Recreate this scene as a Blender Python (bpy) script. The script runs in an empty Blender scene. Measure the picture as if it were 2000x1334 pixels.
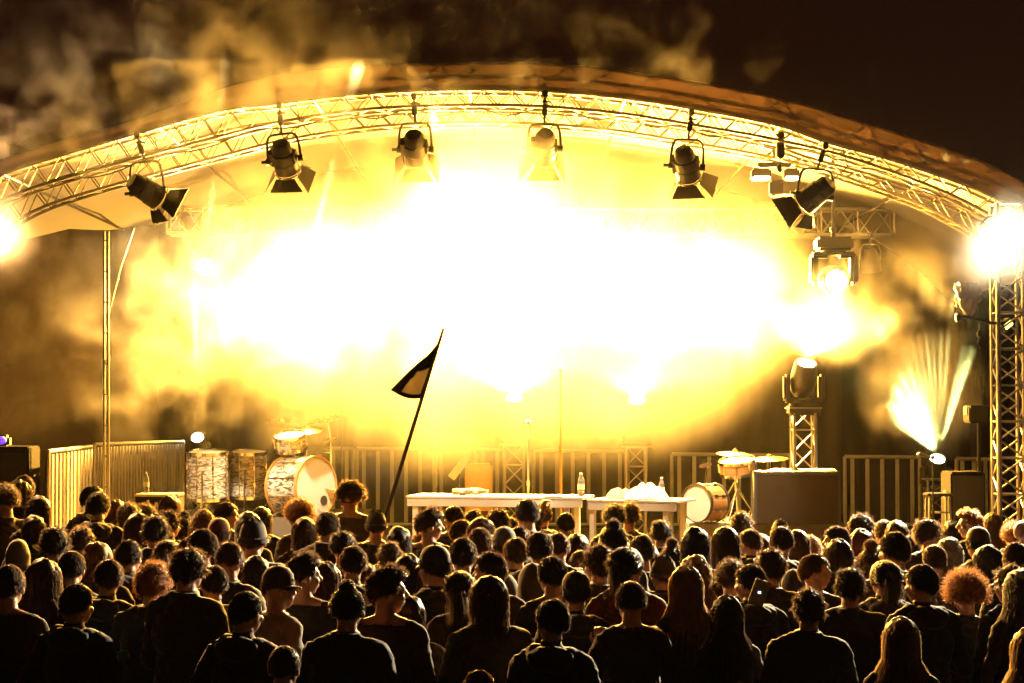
import bpy, bmesh, math, random
from mathutils import Vector, Matrix, noise
from mathutils.kdtree import KDTree
S = bpy.context.scene
COL = S.collection
R = math.radians
PI = math.pi
rnd = random.Random(7)
# ---------------------------------------------------------------- camera
F = 4000.0; HZ = 797.0; CAMZ = 2.5
PITCH = math.atan((HZ - 667) / F)
def P(px, py, Y):
    "world point at depth Y that the photograph (2000 px wide) shows at px, py"
    dx = (px - 1000) / F; dy = (667 - py) / F
    d = Vector((dx, math.cos(PITCH) - dy * math.sin(PITCH), math.sin(PITCH) + dy * math.cos(PITCH)))
    d *= Y / d.y
    return Vector((d.x, Y, CAMZ + d.z))
def SC(Y): return Y / F          # metres per photo pixel at depth Y
cam = bpy.data.cameras.new('camera'); cam_o = bpy.data.objects.new('camera', cam); COL.objects.link(cam_o)
cam_o.location = (0, 0, CAMZ); cam_o.rotation_euler = (PI / 2 + PITCH, 0, 0)
cam.lens = 72; cam.sensor_width = 36; cam.clip_end = 600
S.camera = cam_o
S.view_settings.view_transform = 'Standard'; S.view_settings.look = 'None'
S.view_settings.exposure = 0; S.view_settings.gamma = 1
ST = 0.95                        # stage height
# ---------------------------------------------------------------- materials
def new_mat(name):
    m = bpy.data.materials.new(name); m.use_nodes = True
    return m, m.node_tree, m.node_tree.nodes['Principled BSDF']
def mat(name, col, rough=.6, metal=0., var=.25, scale=9., bump=0., spec=.5, sheen=0., coords='Object'):
    m, nt, b = new_mat(name); L = nt.links.new; N = nt.nodes.new
    b.inputs['Roughness'].default_value = rough; b.inputs['Metallic'].default_value = metal
    b.inputs['Specular IOR Level'].default_value = spec
    if sheen: b.inputs['Sheen Weight'].default_value = sheen; b.inputs['Sheen Roughness'].default_value = .4
    tc = N('ShaderNodeTexCoord'); nz = N('ShaderNodeTexNoise')
    nz.inputs['Scale'].default_value = scale; nz.inputs['Detail'].default_value = 4
    L(tc.outputs[coords], nz.inputs['Vector'])
    mx = N('ShaderNodeMix'); mx.data_type = 'RGBA'
    mx.inputs[6].default_value = [c * (1 - var) for c in col] + [1]
    mx.inputs[7].default_value = [min(1, c * (1 + var)) for c in col] + [1]
    L(nz.outputs['Fac'], mx.inputs[0]); L(mx.outputs[2], b.inputs['Base Color'])
    rr = N('ShaderNodeMapRange'); rr.inputs['To Min'].default_value = max(.02, rough - .12); rr.inputs['To Max'].default_value = min(1, rough + .12)
    L(nz.outputs['Fac'], rr.inputs['Value']); L(rr.outputs[0], b.inputs['Roughness'])
    if bump:
        bp = N('ShaderNodeBump'); bp.inputs['Strength'].default_value = bump; bp.inputs['Distance'].default_value = .02
        L(nz.outputs['Fac'], bp.inputs['Height']); L(bp.outputs[0], b.inputs['Normal'])
    return m
def emis(name, col, strength):
    m, nt, b = new_mat(name)
    b.inputs['Base Color'].default_value = (.8, .8, .8, 1)
    b.inputs['Emission Color'].default_value = (*col, 1); b.inputs['Emission Strength'].default_value = strength
    return m
def cloth(name, col, trans=.3, var=.2, scale=6., weave=0., sheen=.0, spec=.12):
    "thin fabric that lets some light through"
    m, nt, b = new_mat(name); L = nt.links.new; N = nt.nodes.new
    tc = N('ShaderNodeTexCoord'); nz = N('ShaderNodeTexNoise'); nz.inputs['Scale'].default_value = scale; nz.inputs['Detail'].default_value = 5
    L(tc.outputs['Object'], nz.inputs['Vector'])
    mx = N('ShaderNodeMix'); mx.data_type = 'RGBA'
    mx.inputs[6].default_value = [c * (1 - var) for c in col] + [1]; mx.inputs[7].default_value = [min(1, c * (1 + var)) for c in col] + [1]
    L(nz.outputs['Fac'], mx.inputs[0]); L(mx.outputs[2], b.inputs['Base Color'])
    b.inputs['Roughness'].default_value = .8; b.inputs['Specular IOR Level'].default_value = spec; b.inputs['Sheen Weight'].default_value = sheen
    if weave:
        w1 = N('ShaderNodeTexWave'); w1.bands_direction = 'Z'; w1.inputs['Scale'].default_value = weave; w1.inputs['Distortion'].default_value = 1.5
        w2 = N('ShaderNodeTexWave'); w2.bands_direction = 'Y'; w2.inputs['Scale'].default_value = weave; w2.inputs['Distortion'].default_value = 1.
        L(tc.outputs['Object'], w1.inputs['Vector']); L(tc.outputs['Object'], w2.inputs['Vector'])
        ad = N('ShaderNodeMath'); ad.operation = 'ADD'; L(w1.outputs['Fac'], ad.inputs[0]); L(w2.outputs['Fac'], ad.inputs[1])
        bp = N('ShaderNodeBump'); bp.inputs['Strength'].default_value = .5; bp.inputs['Distance'].default_value = .01
        L(ad.outputs[0], bp.inputs['Height']); L(bp.outputs[0], b.inputs['Normal'])
    tr = N('ShaderNodeBsdfTranslucent'); L(mx.outputs[2], tr.inputs['Color'])
    ms = N('ShaderNodeMixShader'); ms.inputs[0].default_value = trans
    L(b.outputs[0], ms.inputs[1]); L(tr.outputs[0], ms.inputs[2])
    L(ms.outputs[0], nt.nodes['Material Output'].inputs['Surface'])
    return m
def hair_mat(name, col):
    m, nt, b = new_mat(name); L = nt.links.new; N = nt.nodes.new
    oi = N('ShaderNodeTexCoord'); nz = N('ShaderNodeTexNoise'); nz.inputs['Scale'].default_value = 60
    L(oi.outputs['Object'], nz.inputs['Vector'])
    mx = N('ShaderNodeMix'); mx.data_type = 'RGBA'; mx.inputs[6].default_value = [c * .6 for c in col] + [1]; mx.inputs[7].default_value = [min(1, c * 1.5) for c in col] + [1]
    L(nz.outputs['Fac'], mx.inputs[0]); L(mx.outputs[2], b.inputs['Base Color'])
    b.inputs['Roughness'].default_value = .52; b.inputs['Specular IOR Level'].default_value = .45
    tr = N('ShaderNodeBsdfTranslucent'); tr.inputs['Color'].default_value = [min(1, c ** .6 * 1.1) for c in col] + [1]
    ms = N('ShaderNodeMixShader'); ms.inputs[0].default_value = .45
    L(b.outputs[0], ms.inputs[1]); L(tr.outputs[0], ms.inputs[2]); L(ms.outputs[0], nt.nodes['Material Output'].inputs['Surface'])
    return m
def glass(name, col, alpha):
    m, nt, b = new_mat(name)
    b.inputs['Base Color'].default_value = (*col, 1); b.inputs['Roughness'].default_value = .12
    b.inputs['Transmission Weight'].default_value = alpha; b.inputs['IOR'].default_value = 1.33
    return m
M = dict(
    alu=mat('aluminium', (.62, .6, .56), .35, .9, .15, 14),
    archalu=mat('darkened_aluminium', (.16, .145, .125), .5, .6, .2, 14),  # aluminium darkened so its colour carries the backlit silhouette of the arch trusses
    steel=mat('galvanised_steel', (.5, .49, .46), .45, .8, .25, 18),
    rail=mat('grey_painted_rail', (.55, .53, .48), .5, .1, .2, 12),
    black=mat('black_paint', (.02, .02, .021), .42, 0, .3, 22),
    blacksoft=mat('black_carpet', (.012, .011, .01), .9, 0, .3, 60, .4, .1),
    rubber=mat('black_rubber', (.02, .02, .02), .7, 0, .2, 30),
    deck=mat('stage_plywood', (.09, .07, .055), .6, 0, .35, 3, .1),
    ground=mat('trampled_ground', (.05, .042, .032), .95, 0, .45, 1.2, .6),
    white=mat('white_paint', (.78, .76, .7), .5, 0, .06, 7),
    paper=mat('white_paper', (.8, .79, .75), .8, 0, .04, 20),
    towel=mat('white_towel', (.8, .78, .74), .95, 0, .08, 80, .5),
    chrome=mat('chrome', (.8, .8, .78), .12, 1, .05, 8),
    brass=mat('bronze_cymbal', (.75, .5, .18), .25, 1, .2, 30),
    head=cloth('drum_skin', (.85, .83, .78), .4, .05, 6.),
    wood=mat('amber_wood', (.45, .22, .07), .35, 0, .35, 12),
    case=mat('brown_flight_case', (.02, .011, .006), .7, 0, .3, 5, .2, .15),
    lens=mat('dark_lens', (.03, .03, .035), .08, 0, .1, 4),
    canopy=cloth('white_roof_fabric', (.74, .72, .68), .12, .08, 2.),
    valance=cloth('brown_valance_fabric', (.22, .17, .14), .38, .35, 1.3),
    drape=cloth('black_drape', (.011, .009, .0075), .05, .35, 3.),
    drape2=cloth('grey_drape', (.016, .0125, .009), .12, .3, 3.),
    scrim=cloth('dark_woven_sheet', (.05, .036, .026), .05, .4, 2.5, 26.),
    flag=cloth('black_flag_cloth', (.012, .011, .011), .04, .2, 8.),
    flagpale=cloth('pale_flag_cloth', (.34, .31, .25), .35, .2, 8.),
    yellow=mat('tan_amp_cover', (.5, .36, .16), .7, 0, .2, 18, .2),
    plastic=glass('clear_plastic', (.95, .95, .95), .75),
    bag=glass('crumpled_plastic_bag', (.9, .88, .82), .35),
    skin=mat('skin', (.34, .19, .13), .5, 0, .12, 20),
    denim=mat('dark_denim', (.03, .034, .045), .85, 0, .3, 40),
    shoe=mat('dark_shoe', (.02, .018, .016), .6, 0, .3, 20),
    hot=emis('hot_lamp_lens', (1, .82, .5), 60),
    hotgreen=emis('pale_green_lamp_lens', (.9, 1, .62), 60),
    warmlens=emis('warm_lamp_lens', (1, .7, .25), 14),
    strip=emis('led_strip', (1, .93, .8), 8),
    violet=emis('violet_led_lens', (.22, .05, 1), 1.2),
    green=emis('green_led', (.1, 1, .45), 3),
    screen=emis('phone_screen', (.75, .85, 1), 3),
)
def pearl():
    m, nt, b = new_mat('pearl_drum_wrap'); L = nt.links.new; N = nt.nodes.new
    tc = N('ShaderNodeTexCoord'); mp = N('ShaderNodeMapping'); mp.inputs['Scale'].default_value = (1, 1, 3.2); L(tc.outputs['Object'], mp.inputs[0])
    nz = N('ShaderNodeTexNoise'); nz.inputs['Scale'].default_value = 7; nz.inputs['Detail'].default_value = 3; nz.inputs['Distortion'].default_value = 2.2
    L(mp.outputs[0], nz.inputs['Vector'])
    cr = N('ShaderNodeValToRGB'); e = cr.color_ramp.elements; e[0].position = .38; e[0].color = (.10, .07, .04, 1); e[1].position = .62; e[1].color = (.75, .7, .6, 1)
    L(nz.outputs['Fac'], cr.inputs[0]); L(cr.outputs[0], b.inputs['Base Color']); b.inputs['Roughness'].default_value = .2; b.inputs['Coat Weight'].default_value = .5
    return m
M['pearl'] = pearl()
# ---------------------------------------------------------------- mesh helpers
class MB:
    def __init__(s): s.v = []; s.f = []
    def add(s, vs, fs):
        k = len(s.v); s.v += [Vector(v) for v in vs]; s.f += [tuple(i + k for i in f) for f in fs]; return s
    def box(s, c, size, rot=None, bev=0.):
        bm = bmesh.new(); bmesh.ops.create_cube(bm, size=1)
        for v in bm.verts: v.co = Vector((v.co.x * size[0], v.co.y * size[1], v.co.z * size[2]))
        if bev: bmesh.ops.bevel(bm, geom=bm.edges[:], offset=bev, segments=2, affect='EDGES')
        bm.verts.index_update()
        mt = rot.to_matrix() if hasattr(rot, 'to_matrix') else (rot or Matrix.Identity(3))
        s.add([mt @ v.co + Vector(c) for v in bm.verts], [[v.index for v in f.verts] for f in bm.faces]); bm.free(); return s
    def tube(s, p0, p1, r0, r1=None, n=8, cap=True):
        r1 = r0 if r1 is None else r1; p0 = Vector(p0); p1 = Vector(p1); d = p1 - p0
        if d.length < 1e-6: return s
        q = d.to_track_quat('Z', 'Y').to_matrix(); a = [q @ Vector((math.cos(2 * PI * i / n), math.sin(2 * PI * i / n), 0)) for i in range(n)]
        vs = [p0 + r0 * x for x in a] + [p1 + r1 * x for x in a]
        fs = [(i, (i + 1) % n, n + (i + 1) % n, n + i) for i in range(n)]
        if cap: fs += [tuple(range(n - 1, -1, -1)), tuple(range(n, 2 * n))]
        return s.add(vs, fs)
    def path(s, pts, r, n=6):
        pts = [Vector(p) for p in pts]; m = len(pts); vs = []; fs = []; up = None
        rs = r if isinstance(r, (list, tuple)) else [r] * m
        for i, p in enumerate(pts):
            t = (pts[min(i + 1, m - 1)] - pts[max(i - 1, 0)]).normalized()
            if up is None: up = Vector((0, 0, 1)) if abs(t.z) < .9 else Vector((1, 0, 0))
            x = up.cross(t)
            if x.length < 1e-5: x = Vector((1, 0, 0)).cross(t)
            x.normalize(); y = t.cross(x); up = y
            for k in range(n):
                a = 2 * PI * k / n; vs.append(p + rs[i] * (math.cos(a) * x + math.sin(a) * y))
        for i in range(m - 1):
            for k in range(n):
                fs.append((i * n + k, i * n + (k + 1) % n, (i + 1) * n + (k + 1) % n, (i + 1) * n + k))
        fs += [tuple(range(n - 1, -1, -1)), tuple(range((m - 1) * n, m * n))]
        return s.add(vs, fs)
    def lathe(s, prof, o=(0, 0, 0), rot=None, n=24, sx=1., sy=1., cap=True):
        "prof: (radius, z) pairs turned about local z"
        mt = rot.to_matrix() if hasattr(rot, 'to_matrix') else (rot or Matrix.Identity(3)); o = Vector(o); vs = []; fs = []
        for (r, z) in prof:
            r = max(r, 1e-4)
            for k in range(n):
                a = 2 * PI * k / n; vs.append(mt @ Vector((r * sx * math.cos(a), r * sy * math.sin(a), z)) + o)
        for i in range(len(prof) - 1):
            for k in range(n):
                fs.append((i * n + k, i * n + (k + 1) % n, (i + 1) * n + (k + 1) % n, (i + 1) * n + k))
        if cap: fs += [tuple(range(n - 1, -1, -1)), tuple(range((len(prof) - 1) * n, len(prof) * n))]
        return s.add(vs, fs)
    def ball(s, c, r, rot=None, n=14):
        rr = r if isinstance(r, (tuple, list)) else (r, r, r); mt = rot.to_matrix() if hasattr(rot, 'to_matrix') else (rot or Matrix.Identity(3)); c = Vector(c)
        m = max(6, n // 2 + 2); vs = [mt @ Vector((0, 0, -rr[2])) + c]; fs = []
        for i in range(1, m):
            t = PI * i / m
            for k in range(n):
                a = 2 * PI * k / n; vs.append(mt @ Vector((rr[0] * math.sin(t) * math.cos(a), rr[1] * math.sin(t) * math.sin(a), -rr[2] * math.cos(t))) + c)
        vs.append(mt @ Vector((0, 0, rr[2])) + c); last = len(vs) - 1
        for k in range(n): fs.append((0, 1 + (k + 1) % n, 1 + k))
        for i in range(m - 2):
            for k in range(n):
                a = 1 + i * n; b = a + n; fs.append((a + k, a + (k + 1) % n, b + (k + 1) % n, b + k))
        a = 1 + (m - 2) * n
        for k in range(n): fs.append((a + k, a + (k + 1) % n, last))
        return s.add(vs, fs)
    def grid(s, fn, nu, nv, thick=0.):
        "sheet fn(u, v) with u, v in 0..1, solidified by thick along its normal"
        pts = [[Vector(fn(i / nu, j / nv)) for j in range(nv + 1)] for i in range(nu + 1)]
        vs = [p for row in pts for p in row]; w = nv + 1
        fs = [(i * w + j, (i + 1) * w + j, (i + 1) * w + j + 1, i * w + j + 1) for i in range(nu) for j in range(nv)]
        if thick:
            bm = bmesh.new(); bv = [bm.verts.new(v) for v in vs]
            for f in fs: bm.faces.new([bv[i] for i in f])
            bm.normal_update(); bmesh.ops.solidify(bm, geom=bm.faces[:], thickness=thick)
            bm.verts.index_update(); vs = [v.co.copy() for v in bm.verts]; fs = [[v.index for v in f.verts] for f in bm.faces]; bm.free()
        return s.add(vs, fs)
    def mesh(s, name, smooth=True):
        me = bpy.data.meshes.new(name); me.from_pydata([tuple(v) for v in s.v], [], s.f); me.validate(); me.update()
        if smooth:
            me.polygons.foreach_set('use_smooth', [True] * len(me.polygons))
            try: me.set_sharp_from_angle(angle=R(38))
            except Exception: pass
        return me
    def build(s, name, m, parent=None, loc=None, smooth=True):
        me = s.mesh(name, smooth)
        for x in (m if isinstance(m, (list, tuple)) else [m]): me.materials.append(x)
        o = bpy.data.objects.new(name, me); COL.objects.link(o)
        if loc is not None: o.location = loc
        if parent: o.parent = parent
        return o
def tag(o, label, cat, group=None):
    o['label'] = label; o['category'] = cat
    if group: o['group'] = group
    return o
def thing(name, label, cat, loc=(0, 0, 0), rz=0., group=None):
    o = bpy.data.objects.new(name, None); COL.objects.link(o); o.location = loc; o.rotation_euler = (0, 0, rz)
    o.empty_display_size = .1
    return tag(o, label, cat, group)
def copy_tree(o, parent=None):
    c = o.copy(); COL.objects.link(c)
    if parent: c.parent = parent
    for ch in list(o.children): copy_tree(ch, c)
    return c
def euler_to(d, up='Y'): return Vector(d).to_track_quat('-Z', up)
# ---------------------------------------------------------------- setting
W = bpy.data.worlds.new('World'); S.world = W; W.use_nodes = True
W.node_tree.nodes['Background'].inputs[0].default_value = (1, .28, .12, 1)
W.node_tree.nodes['Background'].inputs[1].default_value = .012
def struct(name, b, m):
    o = b.build(name, m); o['kind'] = 'structure'; return o
struct('ground', MB().grid(lambda u, v: (-30 + 60 * u, -6 + 62 * v, .04 * noise.noise(Vector((u * 40, v * 40, 0)))), 60, 60), M['ground'])
struct('stage_floor', MB().box((0, 23.4, ST - .06), (12.4, 8.4, .12), bev=.01), M['deck'])
sk = MB().grid(lambda u, v: (-6.2 + 12.4 * u, 19.23 + .03 * math.sin(u * 170), .84 * v + .01), 340, 2, .01).build('stage_skirt', M['drape'])
tag(sk, 'black pleated skirt hanging from the front edge of the stage', 'skirt')
riser = MB().box((0, 0, .18), (2.2, 2.0, .36), bev=.012).build('drum_riser', M['deck'], loc=P(530, 1010, 23.2) * Vector((1, 1, 0)) + Vector((0, 0, ST + .004)))
tag(riser, 'low dark platform carrying the pearl drum kit', 'riser')
def curtain(name, x0, x1, Y, z0, z1, m, label, amp=.05, fold=3.2, cat='curtain'):
    n = int((x1 - x0) * fold * 10)
    o = MB().grid(lambda u, v: (x0 + (x1 - x0) * u, Y + amp * math.sin(u * (x1 - x0) * fold * 2 * PI + 1.3 * math.sin(v * 2 + u * 9)) * (.6 + .4 * noise.noise(Vector((u * 8, v * 2, Y)))), z0 + (z1 - z0) * v), n, 8, .006).build(name, m)
    return tag(o, label, cat)
curtain('back_curtain', P(300, 0, 27).x, P(1640, 0, 26.6).x, 26.6, ST, 5.6, M['drape2'], 'wide pleated grey backdrop curtain behind the drum kits and table')
curtain('side_curtain', P(1600, 0, 27).x, P(2130, 0, 27).x, 27.1, ST, 5.0, M['drape'], 'black backdrop curtain behind the pale green lamp')
sc = MB().grid(lambda u, v: (P(-90, 0, 22).x + 1.55 * u, 21.0 + 6 * u + .04 * math.sin(v * 31 + 3 * noise.noise(Vector((u * 3, v * 6, 1)))) + .05 * noise.noise(Vector((u * 4, v * 9, 5))), ST - .5 + 5. * v), 40, 120, .006).build('side_sheet', M['scrim'])
tag(sc, 'dark woven side sheet with horizontal creases beside the double upright pole', 'sheet')
# ---------------------------------------------------------------- spline helpers in photo pixels
def interp(pts, x):
    n = len(pts)
    if x <= pts[0][0]: i = 0
    elif x >= pts[-1][0]: i = n - 2
    else: i = max(k for k in range(n - 1) if pts[k][0] <= x)
    x0, y0 = pts[i]; x1, y1 = pts[i + 1]; h = x1 - x0; t = (x - x0) / h
    m0 = (y1 - pts[i - 1][1]) / (x1 - pts[i - 1][0]) if i else (y1 - y0) / h
    m1 = (pts[i + 2][1] - y0) / (pts[i + 2][0] - x0) if i < n - 2 else (y1 - y0) / h
    return (2 * t ** 3 - 3 * t ** 2 + 1) * y0 + (t ** 3 - 2 * t ** 2 + t) * h * m0 + (-2 * t ** 3 + 3 * t ** 2) * y1 + (t ** 3 - t ** 2) * h * m1
EDGE = [(-160, 412), (0, 322), (122, 283), (262, 243), (490, 166), (700, 138), (900, 130), (1100, 133), (1300, 158), (1510, 196), (1720, 257), (1930, 327), (2040, 392), (2160, 500)]
LIT = [(-160, 432), (0, 343), (122, 303), (266, 261), (437, 215), (540, 203), (700, 184), (860, 176), (1040, 177), (1200, 190), (1352, 212), (1527, 247), (1615, 278), (1720, 306), (1860, 352), (1930, 380), (2040, 442), (2160, 550)]
LOW = [(-160, 490), (0, 393), (80, 362), (266, 309), (437, 264), (535, 240), (700, 215), (860, 206), (1040, 207), (1200, 220), (1350, 243), (1527, 275), (1650, 305), (1825, 366), (1930, 418), (2040, 490), (2160, 600)]
YF = 19.5
def prof(curve, n=84, x0=-160, x1=2160):
    out = []
    for i in range(n + 1):
        px = x0 + (x1 - x0) * i / n; p = P(px, interp(curve, px), YF); out.append((p.x, p.z))
    return out
edge, lit, low = prof(EDGE), prof(LIT), prof(LOW)
at = lambda pr, i, Y: Vector((pr[i][0], Y, pr[i][1]))
roof = thing('stage_roof', 'arched white stage roof on curved lattice trusses over the band', 'stage roof')
def arch(Y, depth=.26, fine=True):
    b = MB(); n = len(lit)
    for pr in (lit, low):
        for y in (Y, Y + depth): b.path([at(pr, i, y) for i in range(n)], .017, 6)
    for i in range(0, n - 2, 2):
        for y in (Y, Y + depth):
            b.tube(at(lit, i, y), at(low, i + 1, y), .0072, n=5, cap=False); b.tube(at(low, i + 1, y), at(lit, i + 2, y), .0072, n=5, cap=False)
        b.tube(at(low, i, Y), at(low, i + 1, Y + depth), .0066, n=5, cap=False); b.tube(at(low, i + 1, Y + depth), at(low, i + 2, Y), .0066, n=5, cap=False)
        b.tube(at(lit, i, Y), at(lit, i, Y + depth), .0072, n=5, cap=False)
        b.tube(at(lit, i, Y), at(lit, i + 1, Y + depth), .0066, n=5, cap=False)
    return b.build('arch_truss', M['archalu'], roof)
for Y in (YF, 20.7): arch(Y)
b = MB(); n = len(edge)
b.path([at(edge, i, YF) for i in range(n)], .017, 6)
for i in range(1, n - 2, 3):
    b.tube(at(edge, i, YF), at(lit, i + 1, YF), .010, n=5, cap=False); b.tube(at(lit, i + 1, YF), at(edge, i + 3 if i + 3 < n else n - 1, YF), .010, n=5, cap=False)
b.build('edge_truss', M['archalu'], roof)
b = MB()
for i in range(6, n - 4, 11): b.tube(at(lit, i, YF), at(lit, i, 26.85), .015, n=6)
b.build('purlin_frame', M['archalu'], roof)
def cano(u, v):
    x = u * (n - 1); i = min(int(x), n - 2); t = x - i
    px = edge[i][0] * (1 - t) + edge[i + 1][0] * t; pz = edge[i][1] * (1 - t) + edge[i + 1][1] * t
    sag = .05 * math.sin(PI * ((v * 3) % 1)) * (1 + .6 * noise.noise(Vector((u * 14, v * 3, 0))))
    return (px, YF - .02 + 7. * v, pz + .035 - sag - .02 * v * 4)
MB().grid(cano, 120, 36, .004).build('roof_canopy', M['canopy'], roof)
def val(u, v):
    x = u * (n - 1); i = min(int(x), n - 2); t = x - i
    f = lambda pr, k: pr[i][k] * (1 - t) + pr[i + 1][k] * t
    z = f(edge, 1) * (1 - v) + f(lit, 1) * v
    if v == 0: z += .03
    return (f(edge, 0), YF - .05 - .02 * math.sin(v * PI) + .018 * noise.noise(Vector((u * 34, v * 2, 3))), z + (.006 * noise.noise(Vector((u * 60, 0, 9))) if v == 1 else 0))
MB().grid(val, 240, 6, .004).build('valance', M['valance'], roof)
for (i0, i1, sg) in ((10, 30, .05), (30, 44, .07), (46, 58, .06), (58, 74, .05)):
    pts = [at(low, i0, YF + .1).lerp(at(low, i1, YF + .1), k / 24) for k in range(25)]
    pts = [Vector((p.x, YF + .12, interp([(q[0], q[1]) for q in low], p.x) - .01 - sg * math.sin(PI * k / 24 * 3) ** 2)) for k, p in enumerate(pts)]
    o = MB().path(pts, .008, 5).build('power_cable', M['rubber'], roof)
# ---------------------------------------------------------------- straight box trusses
def box_truss(p0, p1, w, h, root, m, bays, rc=.02, rb=.009, side=None):
    "4 chord children and one lattice child between p0 and p1"
    p0 = Vector(p0); p1 = Vector(p1); d = (p1 - p0); L = d.length; d.normalize()
    a = Vector(side or (0, 1, 0)); a = (a - d * a.dot(d)).normalized(); c = d.cross(a)
    off = [a * w / 2 * i + c * h / 2 * j for i, j in ((-1, -1), (1, -1), (1, 1), (-1, 1))]
    for o in off: MB().tube(p0 + o, p1 + o, rc, n=8).build('chord', m, root)
    lb = MB()
    for k in range(4):
        o1, o2 = off[k], off[(k + 1) % 4]
        for i in range(bays):
            q0 = p0 + d * L * i / bays; q1 = p0 + d * L * (i + 1) / bays
            s, e = (o1, o2) if i % 2 else (o2, o1)
            lb.tube(q0 + s, q1 + e, rb, n=5, cap=False)
            if i % 2 == 0: lb.tube(q0 + o1, q0 + o2, rb, n=5, cap=False)
        lb.tube(p1 + o1, p1 + o2, rb, n=5, cap=False)
    lb.build('lattice', m, root)
YT = 24.0
t = thing('lighting_truss', 'long horizontal lattice truss carrying lamps across the stage above the drums', 'truss')
a0, a1 = P(330, 432, YT), P(1742, 436, YT)
box_truss(a0, a1, .3, .30, t, M['alu'], 40, .022, .010)
t = thing('tower_truss', 'upright lattice tower beside the crowd holding the bare round floodlight', 'tower')
q = P(1970, 800, 19.2); box_truss((q.x, q.y, 0), (q.x, q.y, P(0, 400, 19.2).z), .24, .24, t, M['alu'], 26, .024, .010)
b = MB()
for px in (203.5, 211.5): b.tube(P(px, 998, 21.2), P(px, 452, 21.2), .013, n=8)
for py in range(470, 990, 60): b.tube(P(203.5, py, 21.2), P(211.5, py, 21.2), .01, n=5)
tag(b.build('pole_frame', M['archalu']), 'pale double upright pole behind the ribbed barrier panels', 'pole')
o = MB().path([P(262, 445, 21.6), P(236, 520, 21.4), P(213, 610, 21.3), P(206, 650, 21.25), P(203, 760, 21.15)], .009, 5).build('guy_cable', M['steel'])
tag(o, 'thin slanting cable running from the truss end to the double pole', 'cable')
# ---------------------------------------------------------------- lamps
def barn_lamp(label, top, yoke, ctr, aim, Y, flaps, size=1., group='barn door spotlights hung from the arch'):
    "theatre spotlight with barn doors: clamp, yoke, housing, lens, flaps; pixels of hook, yoke top and housing centre"
    T, K, Q = P(*top, Y), P(*yoke, Y), P(*ctr, Y)
    t = thing('stage_spotlight', label, 'spotlight', T, 0, group)
    rel = lambda p: Vector(p) - T
    b = MB(); d = (K - T)
    b.box(rel(T + d * .06), (.05, .07, .07), bev=.008); b.tube(rel(T), rel(K), .012, n=8)
    b.box(rel(T + d * .55), (.05, .05, d.length * .38), Vector(d).to_track_quat('Z', 'Y'), .008)
    b.ball(rel(T + d * .3), .026, n=10); b.tube(rel(T + d * .3) + Vector((-.03, 0, 0)), rel(T + d * .3) + Vector((.06, 0, 0)), .008)
    b.build('clamp', M['black'], t)
    w = .155 * size; pts = []
    down = (Q - K); L = down.length; dn = down.normalized(); sx = dn.cross(Vector((0, 1, 0))).normalized()
    if sx.x < 0: sx = -sx
    for k in range(19):
        s_ = -1 + 2 * k / 18; e = 2.6
        pts.append(rel(K + sx * w * math.copysign(min(1, abs(math.sin(s_ * PI / 2))) ** .75, s_) + dn * L * (abs(s_) ** 4.2)))
    y = MB().path(pts, .0125, 8); y.build('yoke', M['black'], t)
    for s_ in (-1, 1):
        kb = MB().tube(rel(Q + sx * s_ * (w - .03)), rel(Q + sx * s_ * (w + .02)), .032, n=12)
        if s_ < 0: kb.tube(rel(Q + sx * s_ * (w + .02)), rel(Q + sx * s_ * (w + .065)), .016, n=8)
        kb.build('knob', M['black'], t)
    aim = Vector(aim).normalized(); q = aim.to_track_quat('Z', 'X'); r = .116 * size; l = .33 * size
    h = MB().lathe([(.002, -l * .62), (r * .62, -l * .60), (r * .8, -l * .5), (r * .84, -l * .3), (r * .84, -l * .28), (r * .95, -l * .26), (r * .95, l * .05), (r, l * .06), (r, l * .38), (r * .88, l * .385), (r * .86, l * .3)], rel(Q), q, 26, cap=False)
    m3 = q.to_matrix()
    for k in range(5): h.box(rel(Q) + m3 @ Vector((0, r * .9, -l * (.22 - .05 * k))), (r * 1.0, .03, .009), q)
    h.box(rel(Q) + m3 @ Vector((0, -r * .86, -l * .1)), (r * .9, .07, l * .5), q, .01)
    h.build('housing', M['black'], t)
    MB().lathe([(r * .84, l * .2), (r * .8, l * .3), (r * .5, l * .36), (.01, l * .385)], rel(Q), q, 24).build('lens', M['warmlens'], t)
    MB().lathe([(r * 1.0, l * .39), (r * 1.12, l * .39), (r * 1.12, l * .43), (r * 1.0, l * .43)], rel(Q), q, 24, cap=False).build('colour_frame', M['chrome'], t)
    for k in range(4):
        a = k * PI / 2; ex = m3 @ Vector((math.cos(a), math.sin(a), 0)); ez = m3 @ Vector((0, 0, 1)); et = m3 @ Vector((-math.sin(a), math.cos(a), 0))
        sp = flaps[k]; base = rel(Q) + ez * l * .43 + ex * r * 1.0; out = (ez * math.cos(sp) + ex * math.sin(sp)); ln = (.17 if k % 2 else .13) * size
        fb = MB().grid(lambda u, v: base + out * ln * v + et * (u - .5) * 2 * r * (.8 + .62 * v) + ex * .006 * math.sin(v * 3), 4, 4, .003)
        fb.build('barn_door', M['black'], t)
    c = MB(); s0 = rel(Q) - m3 @ Vector((0, 0, l * .6)); e0 = rel(T) + Vector((.16 * size, .05, -.02))
    c.path([s0, s0 + Vector((.05, -.02, .05)), (s0 + e0) / 2 + Vector((.10, -.02, -.02)), e0 + Vector((.03, 0, -.12)), e0], .005, 5)
    c.build('power_cable', M['rubber'], t)
    return Q + aim * l * .75
L = {}
op = R(32)
L['s1'] = barn_lamp('black spotlight turned sideways at the low end of the arch above the double pole', (267, 262), (283, 316), (289, 374), (.62, .45, -.42), 19.3, (op, R(50), op, R(20)))
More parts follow.
